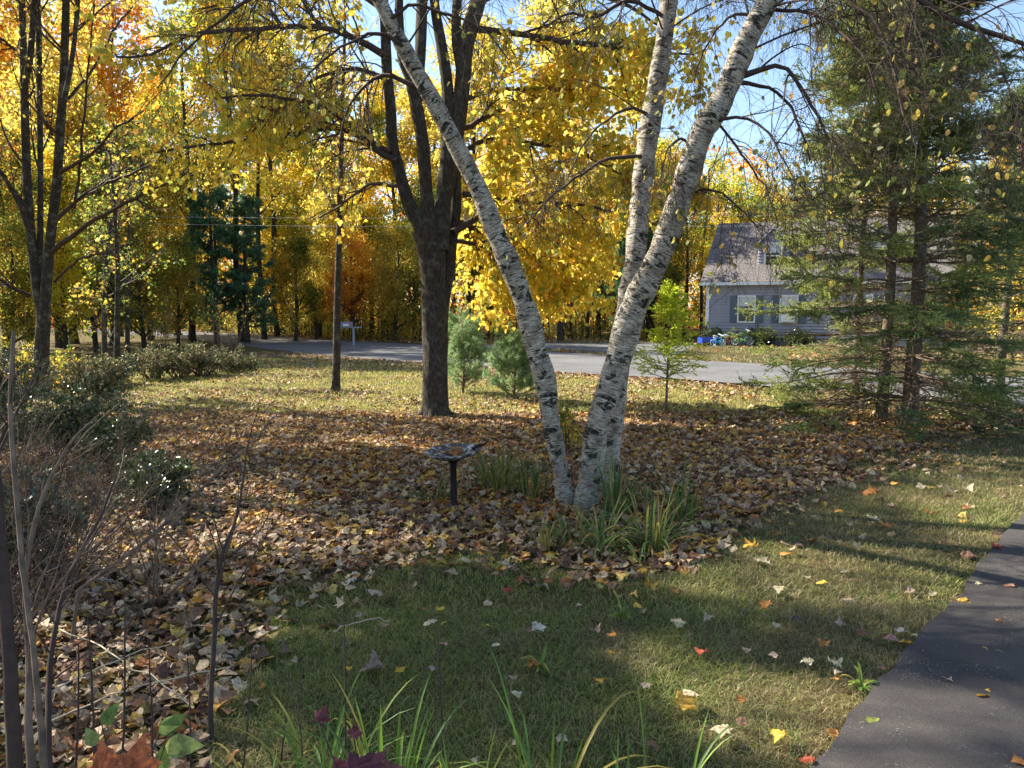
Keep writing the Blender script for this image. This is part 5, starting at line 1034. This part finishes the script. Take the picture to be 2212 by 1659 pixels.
for i, (px, py, n_, l_, lb) in enumerate(cl): p = ground(px, py); clump('daylily_clump', lb, 'daylily', p[0], p[1], n_, l_, .016, seed=200+i, group='daylilies around the birches', rad=.12, spread=1.1 if i in (4, 5, 7, 8) else .55)
fg = [(690, 2.95, 30, .62, 'leftmost bright daylily clump at the bottom edge'), (840, 2.9, 34, .62, 'dense bright daylily clump at the bottom edge, second from left'), (1000, 2.75, 26, .45, 'low yellowing daylily clump at bottom centre'), (1190, 2.9, 16, .72, 'tall bright daylily blades at bottom centre'), (1340, 2.75, 20, .4, 'low daylily clump right of bottom centre'), (1440, 2.9, 12, .5, 'small upright daylily clump, rightmost at the bottom edge'), (560, 2.9, 14, .5, 'sparse daylily clump at bottom left near the bare sapling'), (1590, 2.75, 8, .3, 'few daylily tips at the bottom edge near the driveway')]
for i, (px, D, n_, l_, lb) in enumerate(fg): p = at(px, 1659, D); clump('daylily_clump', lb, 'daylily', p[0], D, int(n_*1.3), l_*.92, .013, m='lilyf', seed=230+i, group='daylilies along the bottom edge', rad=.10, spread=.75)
# light green tuft on the lawn, seedling beside birches
for i, (px, py, lb) in enumerate(((1345, 1332, 'small bright green weed rosette in the sunlit lawn'), (1862, 1485, 'leafy weed at the edge of the driveway'), (1165, 1440, 'tiny weed among dry grass left of the driveway'))):
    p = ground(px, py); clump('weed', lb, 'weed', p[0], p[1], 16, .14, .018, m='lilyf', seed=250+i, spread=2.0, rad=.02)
# compound-leaf seedling behind the birches
p = ground(1225, 980); shrub('ash_seedling', 'green seedling with rows of leaflets between the birch trunks', 'seedling', p[0], p[1], .2, .75, n1=5, m='olive', size=.07, per=3, seed=260, spread=.4)
# broad-leaved plants in the lower left corner
def bigleaves(name, label, cat, items, m, tpl, D, group=None, stem=True):
    p = at(items[0][0], 1700, D); r = empty(name, (p[0], D, 0)); tag(r, label, cat, group); mb = MB(); sb = MB(); b0 = np.array([p[0], D, 0.0])
    for i, (px, py, s, ang) in enumerate(items):
        g = np.random.default_rng(int(px)+i); q = at(px, py, D+g.uniform(-.1, .1)); a = R_(ang); ax = np.array([math.sin(a), .35, math.cos(a)]); ax = norm(ax)
        leaves(mb, (q-ax*wid(s, D)*.5)[None], ax[None], np.array([[0.15, -.75, .65]]), wid(s, D), tpl, curl=.10, g=g)
        tubes(sb, spline(np.array([b0+g.normal(0, .02, 3)*[1, 1, 0], b0*.5+q*.5+[0, 0, .04], q-ax*wid(s, D)*.5]), 8), np.linspace(.004, .002, 8), 5)
    part(sb, 'stem', M['twig'], r); part(mb, 'leaves', m, r)
M['red_leaf'] = leafmat('red_maple_leaf', [(.30, .07, .045), (.42, .19, .04), (.36, .24, .06), (.34, .11, .05)], .3, mottle=30); M['purple_leaf'] = leafmat('purple_leaf', [(.10, .03, .05), (.14, .045, .06), (.17, .07, .07)], .25, mottle=30); M['broad_leaf'] = leafmat('broad_green_leaf', [(.14, .22, .05), (.20, .29, .08), (.26, .32, .10)], .35, mottle=30)
bigleaves('maple_seedling', 'maple seedling with orange and red leaves at the bottom left', 'seedling', [(225, 1640, 95, -20), (300, 1628, 95, 10), (190, 1665, 80, -60), (262, 1668, 90, 70)], M['red_leaf'], MAPLEF, 2.45)
bigleaves('broad_leaf_plant', 'plant with oval green leaves above the orange seedling', 'plant', [(240, 1540, 60, 40), (375, 1562, 70, 60), (400, 1610, 85, 100), (350, 1640, 65, 0), (195, 1590, 50, -40)], M['broad_leaf'], OVATE, 2.75)
bigleaves('purple_seedling', 'dark purple maple seedling at the bottom edge', 'seedling', [(800, 1655, 105, 50), (735, 1665, 80, -30), (700, 1540, 40, 30), (850, 1665, 60, 80), (768, 1575, 34, 10)], M['purple_leaf'], MAPLEF, 2.45)
# straw and dead stems on the ground
g = np.random.default_rng(270)
for i, (x0, y0, x1, y1, lb) in enumerate(((70, 1600, 500, 1480, 'long pale straw stem lying across the leaves at lower left'), (60, 1550, 390, 1420, 'pale dead stem propped above the leaf litter at lower left'), (130, 1380, 420, 1570, 'thin dead stem crossing the pale straw'), (715, 1390, 842, 1375, 'thin pale stem bent over the shaded lawn'), (940, 900, 990, 870, 'short fallen twig against the large maple trunk'))):
    a = ground(x0, y0)+[0, 0, .06]; b_ = ground(x1, y1)+[0, 0, .10]; t = np.linspace(0, 1, 12)[:, None]; P = a*(1-t)+b_*t+g.normal(0, .006, (12, 3)); P[:, 2] += .04*np.sin(t[:, 0]*3.14); mb = MB(); tubes(mb, P, np.linspace(.0045, .003, 12), 5)
    tag(mb.build('straw_stalk', simple('straw', (.45, .38, .27), .7), loc=tuple(a)), lb, 'stalk', 'dead stems on the ground')
# ================================================================== SINGLE FALLEN LEAVES ON THE LAWN AND DRIVEWAY
LC = {'yellow': (.56, .40, .05), 'gold': (.50, .30, .05), 'orange': (.42, .19, .05), 'cream': (.50, .44, .29), 'white': (.54, .49, .41), 'buff': (.32, .245, .19), 'tan': (.44, .34, .24), 'pink': (.50, .26, .22), 'red': (.42, .09, .05), 'brown': (.22, .12, .08), 'green-yellow': (.42, .46, .10), 'plum': (.10, .07, .09)}
A_ = [(820, 770, 60, 'red'), (415, 868, 45, 'orange'), (495, 865, 50, 'yellow'), (90, 905, 50, 'tan'), (220, 955, 50, 'pink'), (430, 938, 70, 'cream'), (507, 937, 35, 'green-yellow'), (965, 965, 80, 'white'), (925, 975, 40, 'brown'), (1265, 975, 65, 'buff'), (1335, 1000, 50, 'orange'), (505, 1035, 45, 'pink'), (765, 1053, 45, 'cream'), (1345, 1085, 55, 'gold'), (965, 1140, 70, 'orange'), (1775, 1075, 60, 'red'), (40, 1155, 50, 'yellow'), (150, 1155, 120, 'buff'), (295, 1180, 55, 'yellow'), (455, 1162, 45, 'buff'), (855, 1205, 55, 'buff'), (1295, 1217, 65, 'gold'), (1500, 1240, 60, 'tan'), (865, 1283, 55, 'cream'), (1720, 1325, 115, 'gold'), (1710, 1295, 90, 'cream'), (1100, 1508, 60, 'cream'), (880, 1535, 65, 'tan'), (1540, 1540, 75, 'brown'), (660, 1612, 55, 'cream'), (1655, 938, 75, 'cream'), (1475, 855, 50, 'yellow'), (1660, 778, 45, 'orange'), (1540, 762, 70, 'gold'), (1305, 712, 45, 'cream'), (1175, 848, 40, 'cream'), (1285, 755, 50, 'green-yellow'), (1125, 752, 60, 'brown'), (165, 797, 80, 'tan'), (20, 750, 45, 'cream'), (45, 720, 55, 'white'), (270, 655, 40, 'brown'), (710, 947, 55, 'green-yellow'), (1500, 672, 50, 'gold'), (500, 640, 50, 'yellow')]
B_ = [(465, 768, 65, 'cream'), (405, 845, 65, 'orange'), (815, 827, 70, 'tan'), (700, 740, 60, 'yellow'), (795, 673, 40, 'cream'), (610, 710, 45, 'cream'), (1135, 770, 65, 'buff'), (1240, 793, 55, 'cream'), (795, 945, 65, 'buff'), (460, 948, 45, 'cream'), (125, 912, 65, 'cream'), (705, 1033, 60, 'orange'), (900, 990, 80, 'brown'), (1035, 1005, 70, 'pink'), (1065, 978, 55, 'white'), (1100, 1030, 65, 'gold'), (1165, 1000, 50, 'cream'), (445, 1098, 50, 'tan'), (320, 1073, 50, 'buff'), (610, 1128, 60, 'cream'), (745, 1133, 75, 'cream'), (775, 1180, 45, 'tan'), (750, 1212, 40, 'orange'), (990, 1165, 45, 'brown'), (290, 1320, 60, 'orange'), (185, 1465, 95, 'cream'), (465, 1480, 85, 'yellow'), (750, 1478, 65, 'orange'), (610, 1622, 75, 'red'), (300, 1430, 60, 'brown'), (400, 635, 105, 'cream'), (325, 565, 75, 'gold'), (540, 572, 45, 'tan'), (995, 445, 75, 'orange'), (945, 415, 60, 'cream'), (1225, 395, 45, 'orange'), (1420, 278, 55, 'cream'), (1430, 600, 75, 'brown'), (575, 920, 60, 'plum'), (920, 300, 80, 'orange'), (1550, 560, 60, 'red'),
      (1395, 825, 60, 'gold'), (1600, 920, 85, 'orange'), (1520, 1062, 60, 'yellow'), (1490, 1283, 115, 'gold'), (1325, 1222, 40, 'tan'), (940, 1422, 75, 'green-yellow'), (1660, 1628, 75, 'orange'), (1205, 1070, 40, 'tan'), (1465, 742, 40, 'cream'), (1610, 752, 60, 'brown')]
items = [((1024+a/1.652)/1.389, (1300+b/1.652)/1.389, s/1.652/1.389, c) for a, b, s, c in A_]+[((2048+a/1.652)/1.389, (1300+b/1.652)/1.389, s/1.652/1.389, c) for a, b, s, c in B_]
for k, c in LC.items(): M['leaf_'+k] = leafmat('fallen_leaf_'+k.replace('-', '_'), [tuple(v*f for v in c) for f in (.8, 1.0, 1.15)], .2, .6, .3, mottle=45)
g = np.random.default_rng(300); labs = {}; objs = []
for (px, py, s, c) in items:
    p = ground(px, py, .03); od = on_drive(p[0], p[1], 0)
    size = wid(s, math.hypot(p[1], 2))*(1.0); size = float(np.clip(size, .04, .16)); a = g.uniform(0, 6.283); elm = (c == 'gold' and s > 49 and od); tpl = OVATE if elm or c in ('green-yellow',) else (MAPLEF if size > .07 else MAPLE)
    cm = g.normal(0, 1); mb = MB(); curl = .28; ax = np.array([[math.cos(a), math.sin(a), g.normal(0, .1)]]); nr = np.array([[g.normal(0, .22), g.normal(-.15, .22), 1]])
    z = .028 if od else .03; pos = np.array([[p[0], p[1], z]])-ax*size*.45
    leaves(mb, pos, ax, nr, size, tpl, curl=curl, g=g)
    st = pos[0]; tubes(mb, spline(np.array([st, st-ax[0]*size*.25+[0, 0, .006], st-ax[0]*size*.5]), 5), np.full(5, .0011), 4)
    o = mb.build('fallen_leaf', M['leaf_'+c], loc=(p[0], p[1], z)); 
    spot = 'on the asphalt driveway' if od else ('at the driveway edge' if on_drive(p[0], p[1], -.35) else ('on the lawn before the birches' if px < 1450 and py < 1350 else ('on shaded lawn at bottom centre' if px < 1450 else ('on the lawn near the daylilies' if py < 1200 else ('on the dry grass beside the driveway' if px > 1650 else 'on the grass right of centre')))))
    sz = 'big' if size > .12 else ('small' if size < .075 else '')
    lb = (sz+' ' if sz else '')+c+(' oval' if tpl is OVATE else ' maple')+' leaf '+spot; labs.setdefault(lb, []).append((px, py, o)); 
for lb, L in labs.items():
    if len(L) == 1: t = [lb]
    else:
        xs = sorted(L, key=lambda v: v[1]); n = len(xs); L = xs
        w_s = {2: ['farther of the two', 'nearer of the two'], 3: ['farthest of the three', 'middle of the three', 'nearest of the three']}.get(n, ['number %d counting toward the camera' % (i+1) for i in range(n)])
        if n > 3: w_s[0] = 'farthest such leaf'; w_s[-1] = 'nearest such leaf'; 
        if n > 3: 
            names = ['second farthest', 'third farthest', 'fourth farthest', 'fifth farthest', 'sixth farthest', 'seventh farthest']
            for i in range(1, n-1): w_s[i] = names[i-1]+' such leaf'
        t = [lb+', '+x for x in w_s]
    for (px, py, o), l in zip(L, t): tag(o, l, 'fallen leaf', 'single leaves on the lawn and driveway')
